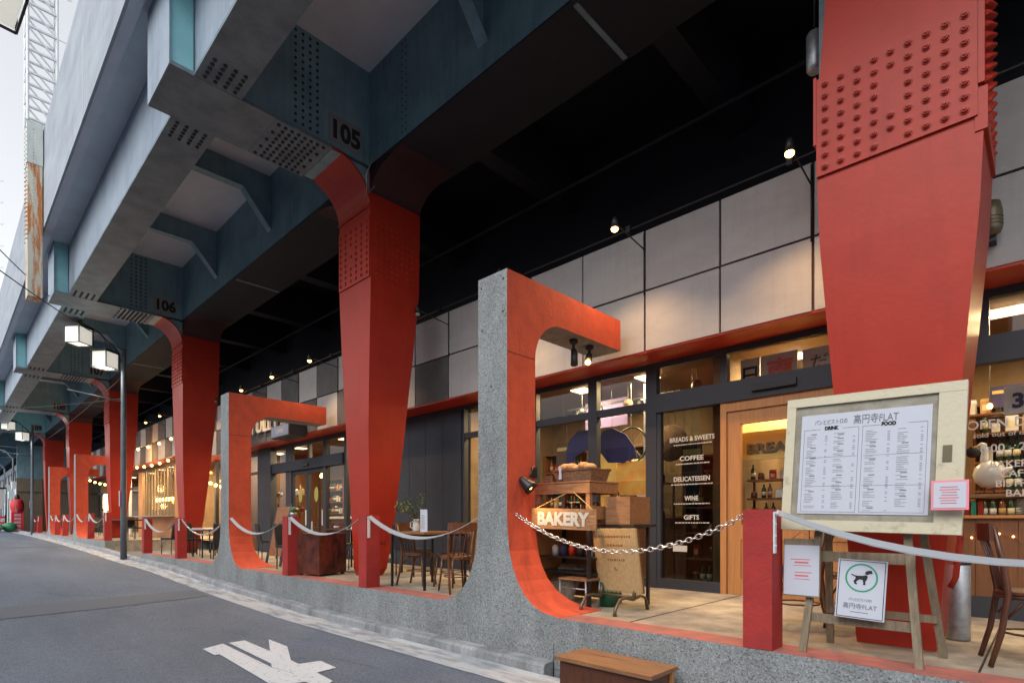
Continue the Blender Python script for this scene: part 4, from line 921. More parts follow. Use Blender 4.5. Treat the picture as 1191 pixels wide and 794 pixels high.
# dark round things by the goose: hanging pans
for k, (x, z) in enumerate(((-.66, 1.62), (-.55, 1.60))):
    t = thing('hanging_pan', ['left', 'right'][k] + ' dark pan hanging behind the glass beside the goose', 'pan', (x, 7.3, z)); b = MB(); b.lathe([(.01, 0), (.055, 0), (.06, -.02), (.01, -.02)], (x, 7.3, z), 16, 0, 'Y'); b.tube([(x, 7.3, z + .055), (x, 7.3, z + .2)], .006, 5); b.build('pan_body', 'iron', t)
t = thing('white_notice', 'white card reading 3 hanging high in the opening hours window', 'card', (-.2, 7.5, 2.1)); b = MB(); b.box(-.33, .2, 7.5, 7.505, 1.98, 2.26); b.build('card', 'paper', t); text('3', (-.22, 7.494, 2.04), .2, parent=t, m='purple', bold=.008)
for k in range(5): solo(MB().lathe([(.05, 0), (.07, .02), (.06, .18), (.02, .22), (.02, .26)], (.25 + k * .2, 7.15, 1.166), 14), 'carafe', ['orange', 'cerm', 'abot', 'cerm', 'gbot'][k], ['orange', 'first white', 'amber', 'second white', 'green'][k] + ' vase on the inner shelf right of the goose', 'vase', loc=(.25 + k * .2, 7.15, 1.166))
# coffee shop interior
t = thing('coffee_counter', 'dark counter with bright strip inside the coffee shop', 'counter', (-15, 8.6, 0))
b = MB(); b.box(-16.2, -13.0, 8.5, 9.0, 0, 1.05); b.build('counter_body', 'dkwood', t); b = MB(); b.box(-16.2, -13.0, 8.46, 8.5, .98, 1.05); b.build('counter_edge', 'cerm', t)
t = thing('menu_screens', 'lit blue poster inside the coffee shop right pane', 'poster', (-12.7, 7.3, 1.8)); b = MB(); b.box(-12.95, -12.45, 7.3, 7.32, 1.55, 2.0); b.build('screen', 'screen', t); b = MB(); b.box(-12.98, -12.42, 7.32, 7.34, 1.52, 2.03); b.build('casing', 'iron', t)
t = thing('standing_poster', 'dark blue vertical poster inside the coffee shop left pane', 'poster', (-15.9, 7.1, .4)); b = MB(); b.box(-16.05, -15.7, 7.1, 7.12, .35, 1.4); b.build('print', 'purple', t); b = MB(); b.box(-16.0, -15.75, 7.095, 7.099, 1.15, 1.35); b.build('heading', 'letter', t)
shelf_unit(-17.9, -16.4, 9.1, 0, 6, .38, 'shelf of goods at the left back of the coffee shop', where='left coffee shop shelf')
shelf_unit(-12.9, -10.3, 9.1, 0, 6, .38, 'shelf of goods at the right back of the coffee shop', where='right coffee shop shelf')
t = thing('white_door_notice', 'white notice standing behind the left sliding door pane', 'notice', (-14.6, 7.05, .7)); b = MB(); b.box(-14.75, -14.35, 7.05, 7.06, .62, .9); b.build('paper_sheet', 'paper', t)
t = thing('display_case', 'pale display case of cakes behind the right coffee shop pane', 'display case', (-12.6, 7.3, 0)); b = MB(); b.box(-12.95, -12.3, 7.3, 7.8, 0, .75); b.build('case_body', 'cerm', t); b = MB(); b.box(-12.95, -12.3, 7.3, 7.8, .75, 1.2); b.build('case_glass', 'glass', t); b = MB(); [b.ball((-12.85 + k * .12, 7.5, .80), .05, sz=(1, 1, .7)) for k in range(5)]; b.build('cakes', 'bread', t)
for k in range(8): bulb(-17.6 + k * .95, 8.0 + (k % 2) * .5, 2.5 - (k % 3) * .12, 'warm hanging bulb inside the coffee shop', 0, .05, mb='bulbs')
# restaurant interior
for k in range(9): bulb(-30.9 + k * .58, 7.35, 1.92, 'glowing tube bulb in the row behind the timber window', 22 if k % 3 == 0 else 0, .085, 1.4, 'row of glowing bulbs behind the timber window', 'bulbs')
t = thing('yellow_lantern', 'large yellow green lantern hanging behind the bulbs of the timber window', 'lantern', (-28.9, 7.7, 1.8)); b = MB(); b.ball((-28.9, 7.7, 1.85), .26, n=14, sz=(1, 1, .8)); b.build('shade', mat('yellow_shade', (.9, .75, .1), .6, emit=1.6), t); b = MB(); b.tube([(-28.9, 7.7, 2.05), (-28.9, 7.7, 3.4)], .01, 4); b.build('cord', 'iron', t)
# string of bulbs in front of the far facade
def bulb_string(a, c, d, n, label):
    P = sag(a, c, d, n * 2); t = thing('string_lights', label, 'string lights', tuple(a)); b = MB(); b.tube(P, .006, 4); b.build('wire', 'iron', t)
    for p in P[1::2]:
        b = MB(); b.ball(p - Vector((0, 0, .07)), .055, n=8); b.build('string_bulb', 'bulb', t)
    m_ = P[len(P) // 2]; lamp('string_light', (m_.x, m_.y, m_.z - .2), 28, WARM, .2, parent=t)
bulb_string((-32, 5.6, 4.4), (-22.6, 6.0, 4.05), .25, 7, 'string of warm bulbs across the striped panels beside the column numbered 106')
bulb_string((-31, 5.9, 3.5), (-23.2, 6.3, 3.45), .2, 8, 'lower string of warm bulbs above the timber window')
bulb_string((-36.5, 4.9, 3.55), (-30.8, 6.2, 2.7), .3, 11, 'string of warm bulbs seen inside the third frame')
bulb_string((-22.8, 6.6, 2.9), (-19.2, 6.6, 2.1), .2, 7, 'string of warm bulbs over the passage left of the second frame')
t = thing('paper_lantern', 'tall glowing lantern between the third frame and the column at 107', 'lantern', (-33.5, 5.8, 1.4), group=None); b = MB(); b.lathe([(.10, 0), (.15, .08), (.15, .72), (.10, .8)], (-33.5, 5.8, 1.45), 12); b.build('shade', mat('lit_paper', (1, .62, .25), .6, emit=3), t)
b = MB(); b.lathe([(.16, 0), (.16, 1.2)], (-33.5, 5.8, .231), 12); b.build('stand', 'galv', t); lamp('lantern_light', (-33.3, 5.5, 1.7), 18, WARM, .15, parent=t)
# ------------------------------------------------------------------ terrace furniture
def bentwood(label, loc, rz, m='dkwood2', group='bentwood cafe chairs', low=False):
    """chair facing local +X, origin on the floor under the seat centre"""
    t = thing('bentwood_chair', label, 'chair', (0, 0, 0), group=group)
    b = MB(); pr = [(.02, .44), (.20, .44), (.205, .452), (.195, .463), (.15, .458), (.02, .456)]; b.lathe(pr, (0, 0, 0), 22); b.build('seat', m, t, local=True)
    b = MB(); b.tube([(.19 * math.cos(R(k * 20)), .19 * math.sin(R(k * 20)), .43) for k in range(18)], .014, 6, closed=True); b.build('seat_ring', m, t, local=True)
    for s in (-1, 1):
        b = MB(); b.tube([(.19, s * .17, 0), (.165, s * .15, .2), (.15, s * .13, .44)], [.013, .015, .017], 8); b.build('front_leg', m, t, local=True)
        b = MB(); b.tube([(-.25, s * .17, 0), (-.20, s * .165, .2), (-.165, s * .16, .45), (-.195, s * .17, .65), (-.235, s * .18, .86)], [.015, .017, .019, .017, .015], 8); b.build('back_post', m, t, local=True)
        b = MB(); b.tube([(-.165, s * .14, .30), (-.10, s * .135, .39), (0, s * .14, .42), (.08, s * .135, .39), (.145, s * .14, .28)], .009, 6); b.build('side_brace', m, t, local=True)
    b = MB(); rs = []
    for k in range(9):
        a = R(-38 + k * 9.5); y = .195 * math.sin(a) / math.sin(R(38)); x = -.24 - .045 * math.cos(a * 2) * .8
        rs.append([(x - .010, y, .775), (x + .010, y, .775), (x + .006, y, .885), (x - .014, y, .885)])
    b.loft(rs); b.build('top_rail', m, t, bev=.004, local=True)
    b = MB(); [b.tube([(-.165, y, .45), (-.21, y * 1.15, .62), (-.265, y * 1.3, .80)], .007, 6) for y in (-.09, -.03, .03, .09)]; b.build('back_spindles', m, t, local=True)
    b = MB(); b.tube([(.17 * math.cos(R(k * 20)), .155 * math.sin(R(k * 20)), .2) for k in range(18)], .008, 5, closed=True); b.build('leg_ring', m, t, local=True)
    t.location = loc; t.rotation_euler = (0, 0, rz); return t
c0 = bentwood('chestnut bentwood chair at the right edge with the strap crossing it', (-.05, 4.74, .004), R(12), 'dkwood')
c1 = bentwood('bentwood chair with a folded dark cloth, behind the red post and hanging notice', (-1.56, 5.15, 0), R(200), 'dkwood2')
dup(c1, (-5.48, 4.63, .0), R(160), 'bentwood chair turned away at the right of the table with the white jug')
dup(c1, (-5.98, 4.98, .0), R(-80), 'bentwood chair tucked behind the table with the white jug')
dup(c1, (-6.45, 4.75, .0), R(20), 'bentwood chair at the left of the table with the white jug')
dup(c1, (-1.15, 5.35, .0), R(170), 'bentwood chair behind the easel of the menu board')
dup(c1, (.75, 5.3, .0), R(250), 'bentwood chair beyond the right edge of the menu board')
t = thing('folded_cloth', 'dark folded cloth lying on the chair behind the nearest red post', 'cloth', (-1.56, 5.1, .465)); b = MB(); b.box(-1.7, -1.42, 4.98, 5.24, .466, .52); b.build('cloth', 'purple', t, bev=.02)
def wtable(label, x0, x1, y0, y1, h, top='wood', leg='iron', g='cafe tables on the terrace', z=0):
    t = thing('cafe_table', label, 'table', ((x0 + x1) / 2, (y0 + y1) / 2, z), group=g)
    b = MB(); b.box(x0, x1, y0, y1, z + h - .03, z + h); b.build('tabletop', top, t, bev=.004)
    b = MB(); b.box(x0 + .03, x1 - .03, y0 + .03, y1 - .03, z + h - .055, z + h - .031); b.build('apron', leg, t)
    for x in (x0 + .04, x1 - .04):
        for y in (y0 + .04, y1 - .04): b = MB(); b.box(x - .014, x + .014, y - .014, y + .014, z, z + h - .056); b.build('leg', leg, t)
    return t
wtable('small wooden table with black legs holding the plant and white jug', -6.62, -5.80, 4.36, 5.14, .76)
wtable('orange timber table behind the two bentwood chairs, beside the big frame', -5.2, -4.55, 4.75, 5.5, .74, 'oak', 'oak')
# crates under it
def crate(label, x0, x1, y0, y1, z, h, m='crate', n=3):
    t = thing('wooden_crate', label, 'crate', ((x0 + x1) / 2, (y0 + y1) / 2, z), group='wooden crates on the terrace')
    b = MB(); s = h / n
    for k in range(n):
        za, zb = z + k * s + .006, z + (k + 1) * s - .006
        b.box(x0, x1, y0, y0 + .014, za, zb); b.box(x0, x1, y1 - .014, y1, za, zb); b.box(x0, x0 + .014, y0 + .0142, y1 - .0142, za, zb); b.box(x1 - .014, x1, y0 + .0142, y1 - .0142, za, zb)
    b.build('side_slats', m, t); b = MB(); b.box(x0 + .015, x1 - .015, y0 + .015, y1 - .015, z + .004, z + .018); b.build('bottom', m, t)
    b = MB()
    for x in (x0 + .015, x1 - .04):
        for y in (y0 + .015, y1 - .04): b.box(x, x + .025, y, y + .025, z, z + h)
    b.build('corner_posts', m, t); return t
crate('lower slatted crate under the orange timber table', -5.15, -4.62, 4.85, 5.25, 0, .30)
crate('upper slatted crate stacked under the orange timber table', -5.12, -4.65, 4.87, 5.23, .302, .26)
# plant, jug and menu card on the table
t = thing('white_jug', 'white enamel jug with a handle on the small wooden table', 'jug', (-6.32, 4.62, .76))
b = MB(); b.lathe([(.045, 0), (.052, .02), (.05, .1), (.04, .15), (.046, .17), (.04, .168)], (-6.32, 4.62, .7605), 16); b.build('body', 'cerm', t)
b = MB(); b.tube([(-6.37, 4.6, .90), (-6.41, 4.585, .88), (-6.41, 4.585, .82), (-6.37, 4.6, .80)], .007, 6); b.build('handle', 'cerm', t)
t = thing('leafy_branches', 'leafy branches with a few yellow leaves standing in the white jug', 'plant', (-6.32, 4.62, .93))
b = MB(); L = MB(); r3 = random.Random(9)
for k in range(9):
    a = r3.uniform(0, 6.28); sp = r3.uniform(.06, .24); h = r3.uniform(.20, .42)
    if k < 3: a = math.pi + .4 + r3.uniform(-.2, .2); sp = .31; h = .16 + .05 * k
    p0 = Vector((-6.32, 4.62, .90)); p2 = p0 + Vector((sp * math.cos(a), sp * math.sin(a), h)); p1 = p0.lerp(p2, .5) + Vector((0, 0, .05))
    b.tube([p0, p1, p2], .003, 4)
    for j in range(46):
        q = (p0.lerp(p1, r3.random()) if r3.random() < .25 else p1.lerp(p2, r3.random())) + Vector((r3.gauss(0, .022), r3.gauss(0, .022), r3.gauss(0, .02)))
        d = Vector((r3.uniform(-1, 1), r3.uniform(-1, 1), r3.uniform(-.5, .8))).normalized(); s_ = d.cross(Vector((0, 0, 1))).normalized(); l = r3.uniform(.028, .05)
        L.sheet([q, q + d * l * .5 + s_ * l * .28, q + d * l, q + d * l * .5 - s_ * l * .28], 1 if (k < 3 and r3.random() < .6) else 0)
b.build('stems', 'dkwood', t); L.build('leaves', ['leaf', 'leafy'], t)
t = thing('card_stand', 'upright white menu card on the small wooden table', 'menu card', (-6.05, 4.55, .76)); b = MB(); b.box(-6.12, -5.97, 4.54, 4.548, .762, 1.06); b.build('card', 'paper', t)
b = MB(); [b.box(-6.10, -6.10 + r3.uniform(.05, .1), 4.5385, 4.5395, .80 + k * .02, .806 + k * .02) for k in range(10)]; b.build('print', 'inkg', t); b = MB(); b.box(-6.12, -5.97, 4.52, 4.57, .7605, .7625); b.build('foot', 'paper', t)
t = thing('floor_poster', 'white poster board leaning under the table with the jug', 'poster board', (-5.75, 5.35, 0)); b = MB(); b.box(-5.95, -5.55, 5.5, 5.52, .06, .62); b.build('board', 'paper', t); b = MB(); b.box(-5.95, -5.55, 5.5, 5.6, 0, .058); b.build('foot', 'iron', t)
# brown leather cube
t = thing('leather_cube', 'brown studded leather cube trunk standing by the red posts', 'trunk', (-8.55, 4.32, 0), R(18))
b = MB(); b.box(-.50, 0, 0, .62, .03, .70)
b.build('trunk_body', 'leather', t, bev=.025, local=True); b = MB()
for k in range(11):
    for z in (.10, .62): b.lathe([(.006, 0), (.004, -.004)], (-.47 + k * .044, -.002, z), 6, 0, 'Y'); b.lathe([(.006, 0), (.004, .004)], (.002, .03 + k * .056, z), 6, 0, 'X')
b.build('studs', 'brz', t, local=True)
b = MB(); [b.box(x, x + .05, y, y + .05, 0, .03) for x in (-.48, -.07) for y in (.02, .55)]; b.build('feet', 'dkwood', t, local=True)
# black woven chairs and tables
def bchair(label, loc, rz):
    t = thing('woven_chair', label, 'chair', (0, 0, 0), group='black woven chairs by the coffee shop')
    b = MB(); b.box(-.22, .22, -.22, .22, .40, .45); b.build('seat', 'black', t, bev=.01, local=True)
    b = MB(); b.loft([[(-.23, -.21, .45), (-.19, -.21, .45), (-.19, .21, .45), (-.23, .21, .45)], [(-.29, -.21, .84), (-.265, -.21, .85), (-.265, .21, .85), (-.29, .21, .84)]]); b.build('backrest', 'black', t, bev=.008, local=True)
    for x in (-.2, .2):
        for y in (-.2, .2): b = MB(); b.tube([(x, y, 0), (x, y, .40)], .012, 6); b.build('leg', 'iron', t, local=True)
    t.location = loc; t.rotation_euler = (0, 0, rz); return t
k0 = bchair('black woven chair at the right of the white table left of the second frame', (-14.35, 4.75, 0), R(170))
for l, x, y, r, z in (('black woven chair between the passage post and the post at 106', -17.5, 4.55, 200, 0), ('black woven chair just left of the post at 106', -16.2, 4.55, 10, 0), ('black woven chair behind the second frame', -13.4, 5.5, 80, 0),
                   ('black woven chair between the second frame and the leather cube', -10.35, 4.7, 15, 0), ('black woven chair at the dark table behind the cube', -9.3, 5.6, 200, 0), ('black woven chair right of the leather cube', -7.6, 5.5, 100, 0), ('black woven chair behind the cube, nearest the sliding doors', -10.3, 5.8, 60, 0),
                   ('black woven chair past the passage opening', -25, 5.2, 30, .23), ('black woven chair beside the column at 107', -28.4, 5.6, 160, .23), ('black woven chair inside the third frame', -31, 5.1, 30, .23)):
    dup(k0, (x, y, z), R(r), l)
wtable('pale topped table left of the second frame', -15.8, -15.0, 4.5, 5.1, .72, 'cerm', 'iron')
wtable('dark table with small dishes behind the leather cube', -10.0, -8.2, 5.15, 5.75, .76, 'dkwood', 'iron')
wtable('pale table behind the passage post', -17.5, -16.8, 4.9, 5.5, .72, 'cerm', 'iron')
wtable('long dark table past the passage opening', -27.2, -24.0, 4.75, 5.4, .75, 'dkwood', 'iron', z=.23)
wtable('small pale wood stool table inside the third frame', -31.9, -31.2, 4.35, 4.8, .65, 'cream', 'crate', z=.23)
for k, (x, y, m, nm) in enumerate(((-9.8, 5.3, 'cerm', 'left white'), (-9.4, 5.45, 'cerm', 'middle white'), (-9.0, 5.3, 'cerm', 'right white'), (-8.6, 5.4, 'red', 'red'))):
    solo(MB().lathe([(.03, 0), (.05, .02), (.06, .05), (.055, .05)], (x, y, .7605), 14), 'bowl', m, nm + ' bowl on the dark table behind the leather cube', 'bowl', loc=(x, y, .76))
t = thing('post_cactus', 'small green potted cactus seen above the post left of the cube', 'potted plant', (-9.85, 5.3, .76)); t.location = (-9.9, 4.5, 0); 
WM[t.name] = Matrix.Translation((-9.9, 4.5, 0)); b = MB(); b.lathe([(.012, .0), (.012, .98), (.05, 1.0), (.06, 1.06), (.02, 1.06)], (-9.9, 4.5, 0), 10); b.build('stand_pot', 'galv', t); b = MB(); b.ball((-9.9, 4.5, 1.11), .06, sz=(1, 1, .9)); b.build('cactus', 'leaf', t)
t['label'] = 'slim stand with a small green cactus behind the post left of the cube'
# leaning menu easel behind the second frame
t = thing('folding_chalkboard', 'tall brown framed board leaning behind the second frame', 'easel board', (-11.2, 4.9, 0))
b = MB(); b.bar((-11.42, 4.62, 0), (-11.62, 4.95, 1.25), .04, .03); b.bar((-10.98, 4.72, 0), (-11.18, 5.05, 1.25), .04, .03); b.bar((-11.05, 5.25, 0), (-11.2, 5.04, 1.2), .03, .03); b.bar((-11.45, 5.15, 0), (-11.62, 4.96, 1.2), .03, .03); b.build('legs', 'iron', t)
b = MB(); b.loft([[(-11.44, 4.67, .2), (-11.02, 4.76, .2), (-11.02, 4.775, .2), (-11.44, 4.685, .2)], [(-11.60, 4.93, 1.2), (-11.17, 5.03, 1.2), (-11.17, 5.045, 1.2), (-11.60, 4.945, 1.2)]]); b.build('board', 'wood', t)
# ------------------------------------------------------------------ bakery stand by the big frame
t = thing('display_table', 'black steel display stand carrying the crates beside the big frame', 'stand', (-3.8, 4.95, 0))
b = MB()
for x in (-4.2, -3.42):
    for y in (4.68, 5.25): b.box(x - .018, x + .018, y - .018, y + .018, 0, .84)
b.build('legs', 'iron', t); b = MB(); b.box(-4.22, -3.40, 4.66, 5.27, .842, .868); b.build('table_board', 'iron', t)
b = MB(); b.box(-4.2, -3.42, 4.75, 5.2, .34, .355); b.box(-4.2, -3.42, 4.75, 5.2, .50, .515); b.build('lower_shelf', 'iron', t)
b = MB(); b.box(-4.28, -4.225, 4.75, 5.3, .02, .83); b.box(-4.22, -3.72, 5.30, 5.33, .02, .83); b.build('side_board', 'oak', t)
t = thing('apple_crate', 'big open wooden crate rack on the black stand behind the bakery sign', 'crate', (-3.8, 4.95, .868))
b = MB(); x0, x1, y0, y1 = -4.18, -3.44, 4.72, 5.22
for x in (x0, x1 - .05):
    for y in (y0, y1 - .05): b.box(x, x + .05, y, y + .05, .87, 1.31)
b.build('corner_posts', 'crate', t); b = MB(); b.box(x0 - .01, x1 + .01, y0 - .016, y0 - .001, 1.20, 1.305); b.box(x0 - .01, x1 + .01, y1 + .001, y1 + .016, 1.2, 1.305); b.box(x1 + .001, x1 + .016, y0, y1, 1.2, 1.305); b.box(x1 + .001, x1 + .016, y0, y1, .92, 1.06); b.box(x0 - .01, x1 + .01, y0 - .016, y0 - .001, .90, 1.03); b.build('rails', 'crate', t)
b = MB(); b.box(x0 - .02, x1 + .02, y0 - .02, y1 + .02, 1.3105, 1.33); b.box(x0 + .01, x1 - .01, y0 + .01, y1 - .01, .869, .885); b.build('boards', 'crate', t)
t = thing('second_crate', 'darker crate standing right behind the bakery crate rack', 'crate', (-3.2, 5.2, .84)); b = MB(); b.box(-3.40, -3.10, 4.95, 5.35, .87, 1.16); b.build('crate_body', 'wood', t, bev=.006)
b = MB(); b.box(-3.45, -3.05, 4.95, 5.4, .84, .868); [b.box(x, x + .03, 5.3, 5.33, 0, .84) for x in (-3.12,)]; b.build('shelf_board', 'iron', t); t['label'] = 'dark wooden box right of the bakery crate rack'
t.name = 'wooden_box'
t = thing('storage_tins', 'row of small dark tins inside the bakery crate rack', 'tins', (-3.8, 5.0, .89))
b = MB(); [b.lathe([(.05, .886), (.05, 1.1), (.045, 1.11)], (-4.0 + k * .13, 5.05, 0), 12) for k in range(4)]; b.build('tins', 'abot', t)
t.name = 'tin_row'
# wicker basket with bread
t = thing('bread_basket', 'wicker basket heaped with bread on top of the crate rack', 'basket', (-3.72, 4.95, 1.33))
b = MB(); b.loft([[(-3.97 + .03, 4.80, 1.332), (-3.47 - .02, 4.80, 1.332), (-3.49, 5.10, 1.332), (-3.94, 5.10, 1.332)], [(-3.99, 4.77, 1.46), (-3.46, 4.77, 1.46), (-3.46, 5.13, 1.46), (-3.99, 5.13, 1.46)]])
b.tube([(-3.99, 4.77, 1.462), (-3.46, 4.77, 1.462), (-3.46, 5.13, 1.462), (-3.99, 5.13, 1.462)], .014, 6, closed=True); b.build('basket_body', 'wick', t)
for k in range(9):
    bx = -3.88 + (k % 5) * .083; by = 4.88 + (k // 5) * .13; b = MB(); b.ball((bx, by, 1.475 + r3.uniform(0, .03)), .06, n=12, sz=(1.1, 1.3, .7))
    solo(b, 'bread_roll', 'bread', 'crusty bread roll heaped in the wicker basket', 'bread', 'bread rolls in the wicker basket', loc=(bx, by, 1.46))
t = thing('name_ribbon', 'pale ribbon tied on the front of the wicker basket', 'ribbon', (-3.86, 4.77, 1.38)); b = MB(); b.prism([(-3.885, 1.50), (-3.84, 1.50), (-3.845, 1.44), (-3.835, 1.36), (-3.875, 1.36), (-3.87, 1.44)], 4.745, 4.755, 'Y'); b.build('cloth', 'paper', t)
t = thing('terracotta_pot', 'small terracotta tray left of the bread basket', 'tray', (-4.08, 4.9, 1.33)); b = MB(); b.box(-4.15, -4.01, 4.8, 5.0, 1.332, 1.42); b.build('tray_body', 'wick', t, bev=.008)
# hanging bakery board
t = thing('bakery_sign', 'wooden plank reading BAKERY lit by the clamp lamp', 'sign', (-3.8, 4.66, .95))
TB = Matrix.Translation((-3.535, 4.40, .925)) @ Matrix.Rotation(R(9), 4, 'Z') @ Matrix.Rotation(R(1.5), 4, 'Y')
b = MB(); b.box(-.375, .375, -.010, .014, -.105, .105, 0, TB); b.build('plank', 'crate', t, bev=.004)
text('BAKERY', TB @ Vector((-.01, -.0115, -.062)), .18, m='letter', parent=t, width=.60, bold=.009, tilt=TB.to_3x3().to_4x4())
b = MB(); b.tube([TB @ Vector((-.33, 0, .10)), (-3.72, 4.68, 1.20)], .004, 4); b.tube([TB @ Vector((.33, 0, .10)), (-3.62, 4.68, 1.21)], .004, 4); b.build('strings', 'burlap', t)
# small steel chair/stool under the chain
t = thing('metal_stool', 'low steel stool with a wooden seat in front of the black stand', 'stool', (-3.55, 4.72, 0))
b = MB(); b.box(-3.76, -3.40, 4.60, 4.86, .285, .305); b.build('seat', 'crate', t, bev=.004)
b = MB()
for x in (-3.75, -3.41): b.tube([(x, 4.61, 0), (x, 4.61, .28), (x, 4.85, .28), (x, 4.85, 0)], .009, 6)
b.tube([(-3.75, 4.61, .2), (-3.41, 4.61, .2)], .007, 6); b.build('steel_frame', 'galv', t)
t = thing('leaning_board', 'dark board leaning behind the steel stool', 'board', (-3.95, 5.0, 0)); b = MB(); b.loft([[(-4.15, 4.72, 0), (-3.8, 4.85, 0), (-3.8, 4.87, 0), (-4.15, 4.74, 0)], [(-4.05, 5.0, .42), (-3.72, 5.05, .42), (-3.72, 5.07, .42), (-4.05, 5.02, .42)]]); b.build('panel', 'woodx', t)
t = thing('green_bin', 'green pail under the black stand', 'pail', (-3.4, 4.95, 0)); b = MB(); b.lathe([(.10, 0), (.13, .26), (.125, .26)], (-3.38, 4.98, .002), 16); b.build('pail_body', mat('green_plastic', (.01, .08, .04), .5), t); t.name = 'green_pail'
for k in range(5): solo(MB().lathe([(.035, 0), (.04, .09), (.02, .12)], (-4.05 + k * .12, 4.9, .516), 10), 'spray_can', ['paper', 'purple', 'red', 'iron', 'paper'][k], ['first white', 'violet', 'red', 'black', 'last white'][k] + ' small pot on the lower shelf of the black stand', 'pot', loc=(-4.05 + k * .12, 4.9, .516))
# burlap board on cast iron legs
t = thing('burlap_board', 'burlap covered board with faded stencil on cast iron feet', 'signboard', (-3.15, 4.75, 0))
def tl(p): return Matrix.Translation(p) @ Matrix.Rotation(R(-2), 4, 'Y') @ Matrix.Rotation(R(8), 4, 'X') 
b = MB(); mt = tl((-3.16, 4.80, .52)) @ Matrix.Rotation(R(-8), 4, 'Z')
b.box(-.285, .285, -.012, .012, -.33, .31, 0, mt); 
for k in range(30): b.box(-.29 + k * .0195, -.285 + k * .0195, -.014, -.006, -.345 - (k % 3) * .004, -.33, 0, mt)
b.build('burlap_cloth', 'burlap', t)
b = MB(); b.box(-.29, -.25, .014, .03, -.34, .30, 0, mt); b.box(.25, .29, .014, .03, -.34, .30, 0, mt); b.build('back_frame', 'dkwood2', t)
for s, wd, z in (('BREAD & WINE FARMHOUSE', .40, .22), ('TOKYO', .2, .13), ('BISTRO', .22, -.02), ('YES.', .16, -.12)):
    if s in ('TOKYO', 'BISTRO', 'BREAD & WINE FARMHOUSE'): 
        q = MB(); x = -wd / 2
        while x < wd / 2: l = r3.uniform(.01, .03); q.box(x, x + l, -.0150, -.0135, z, z + .022, 0, mt); x += l + .012
        q.build('faded_stencil', 'wood', t)
    else: text('YES', mt @ Vector((0, -.0135, z)), .055, m='dkwood', parent=t, name='stencil')
for s in (-1, 1):
    b = MB(); x = -3.16 + s * .20
    b.tube([(x, 4.46, 0), (x, 4.47, .06), (x, 4.55, .15), (x, 4.66, .155), (x, 4.78, .13), (x, 4.93, .155), (x, 5.02, .12), (x, 5.06, .0)], [.02, .016, .015, .015, .02, .015, .015, .02], 8); b.tube([(x, 4.8, .14), (x, 4.83, .24)], .02, 8); b.build('cast_foot', 'brz', t)
b = MB(); b.tube([(-3.36, 4.80, .15), (-2.96, 4.80, .15)], .014, 6); b.build('cross_bar', 'brz', t)
# ------------------------------------------------------------------ menu board and its easel
t = thing('easel', 'weathered wooden easel carrying the cream menu board', 'easel', (-.87, 4.4, 0))
for n, a, c in (('leg', (-1.22, 4.14, .002), (-1.14, 4.30, 1.0)), ('leg', (-.565, 4.14, .002), (-.66, 4.30, 1.0)), ('leg', (-1.17, 4.62, .0), (-1.12, 4.36, 1.0)), ('leg', (-.50, 4.62, .0), (-.60, 4.36, 1.0))):
    b = MB(); b.bar(a, c, .045, .03, 0, (0, 1, 0)); b.build(n, 'woodx', t, bev=.003)
for a, c, h in (((-1.20, 4.205, .24), (-.58, 4.205, .24), .06), ((-1.18, 4.245, .66), (-.60, 4.245, .66), .07), ((-1.17, 4.53, .26), (-.52, 4.53, .26), .05)): b = MB(); b.bar(a, c, .02, h); b.build('cross_rail', 'woodx', t, bev=.003)
t = thing('menu_board', 'large chipped cream frame holding the white drink and food menu', 'menu board', (-.88, 4.26, .83))
TM = Matrix.Translation((-.875, 4.215, .83)) @ Matrix.Rotation(R(-5), 4, 'X') @ Matrix.Rotation(R(1.5), 4, 'Y')
def tb(x0, x1, y0, y1, z0, z1, name, m, par, bev=0):
    b = MB(); b.box(x0, x1, y0, y1, z0, z1, 0, TM); return b.build(name, m, par, bev=bev)
W2, HB = .505, .93
f = MB()
f.box(-W2, W2, -.03, .03, 0, .07, 0, TM); f.box(-W2, W2, -.03, .03, HB - .06, HB, 0, TM); f.box(-W2, -W2 + .06, -.028, .028, .07, HB - .06, 0, TM); f.box(W2 - .135, W2, -.028, .028, .07, HB - .06, 0, TM)
f.build('frame', 'cream', t, bev=.006); tb(-W2 + .06, W2 - .135, -.012, .004, .07, HB - .06, 'backing', 'canvas', t)
tb(W2 - .105, W2 - .06, -.034, -.029, .44, .54, 'latch_plate', 'brz', t)
pp = tb(-W2 + .10, W2 - .165, -.018, -.0125, .115, HB - .125, 'menu_sheet', 'paper', t)
def mtext(s, x, z, sz, m='ink', wd=None, par=None, bold=0, T=None, yy=-.0195):
    T = T or TM; p = T @ Vector((x, yy, z)); rot = T.to_3x3().to_4x4()
    return text(s, p, sz, m=m, parent=par, width=wd, tilt=rot, bold=bold)
mtext('パンとビストロの', -.22, .735, .038, 'inkg', .20, pp); mtext('高円寺FLAT', .04, .725, .068, 'inkg', .25, pp)
mtext('DRINK', -.215, .695, .032, 'ink', .085, pp, .002); mtext('FOOD', .115, .695, .032, 'ink', .08, pp, .002)
q = MB(); rm = random.Random(21)
def ln(x0, x1, z, h=.003): q.box(x0, x1, -.0195, -.0182, z, z + h, 0, TM)
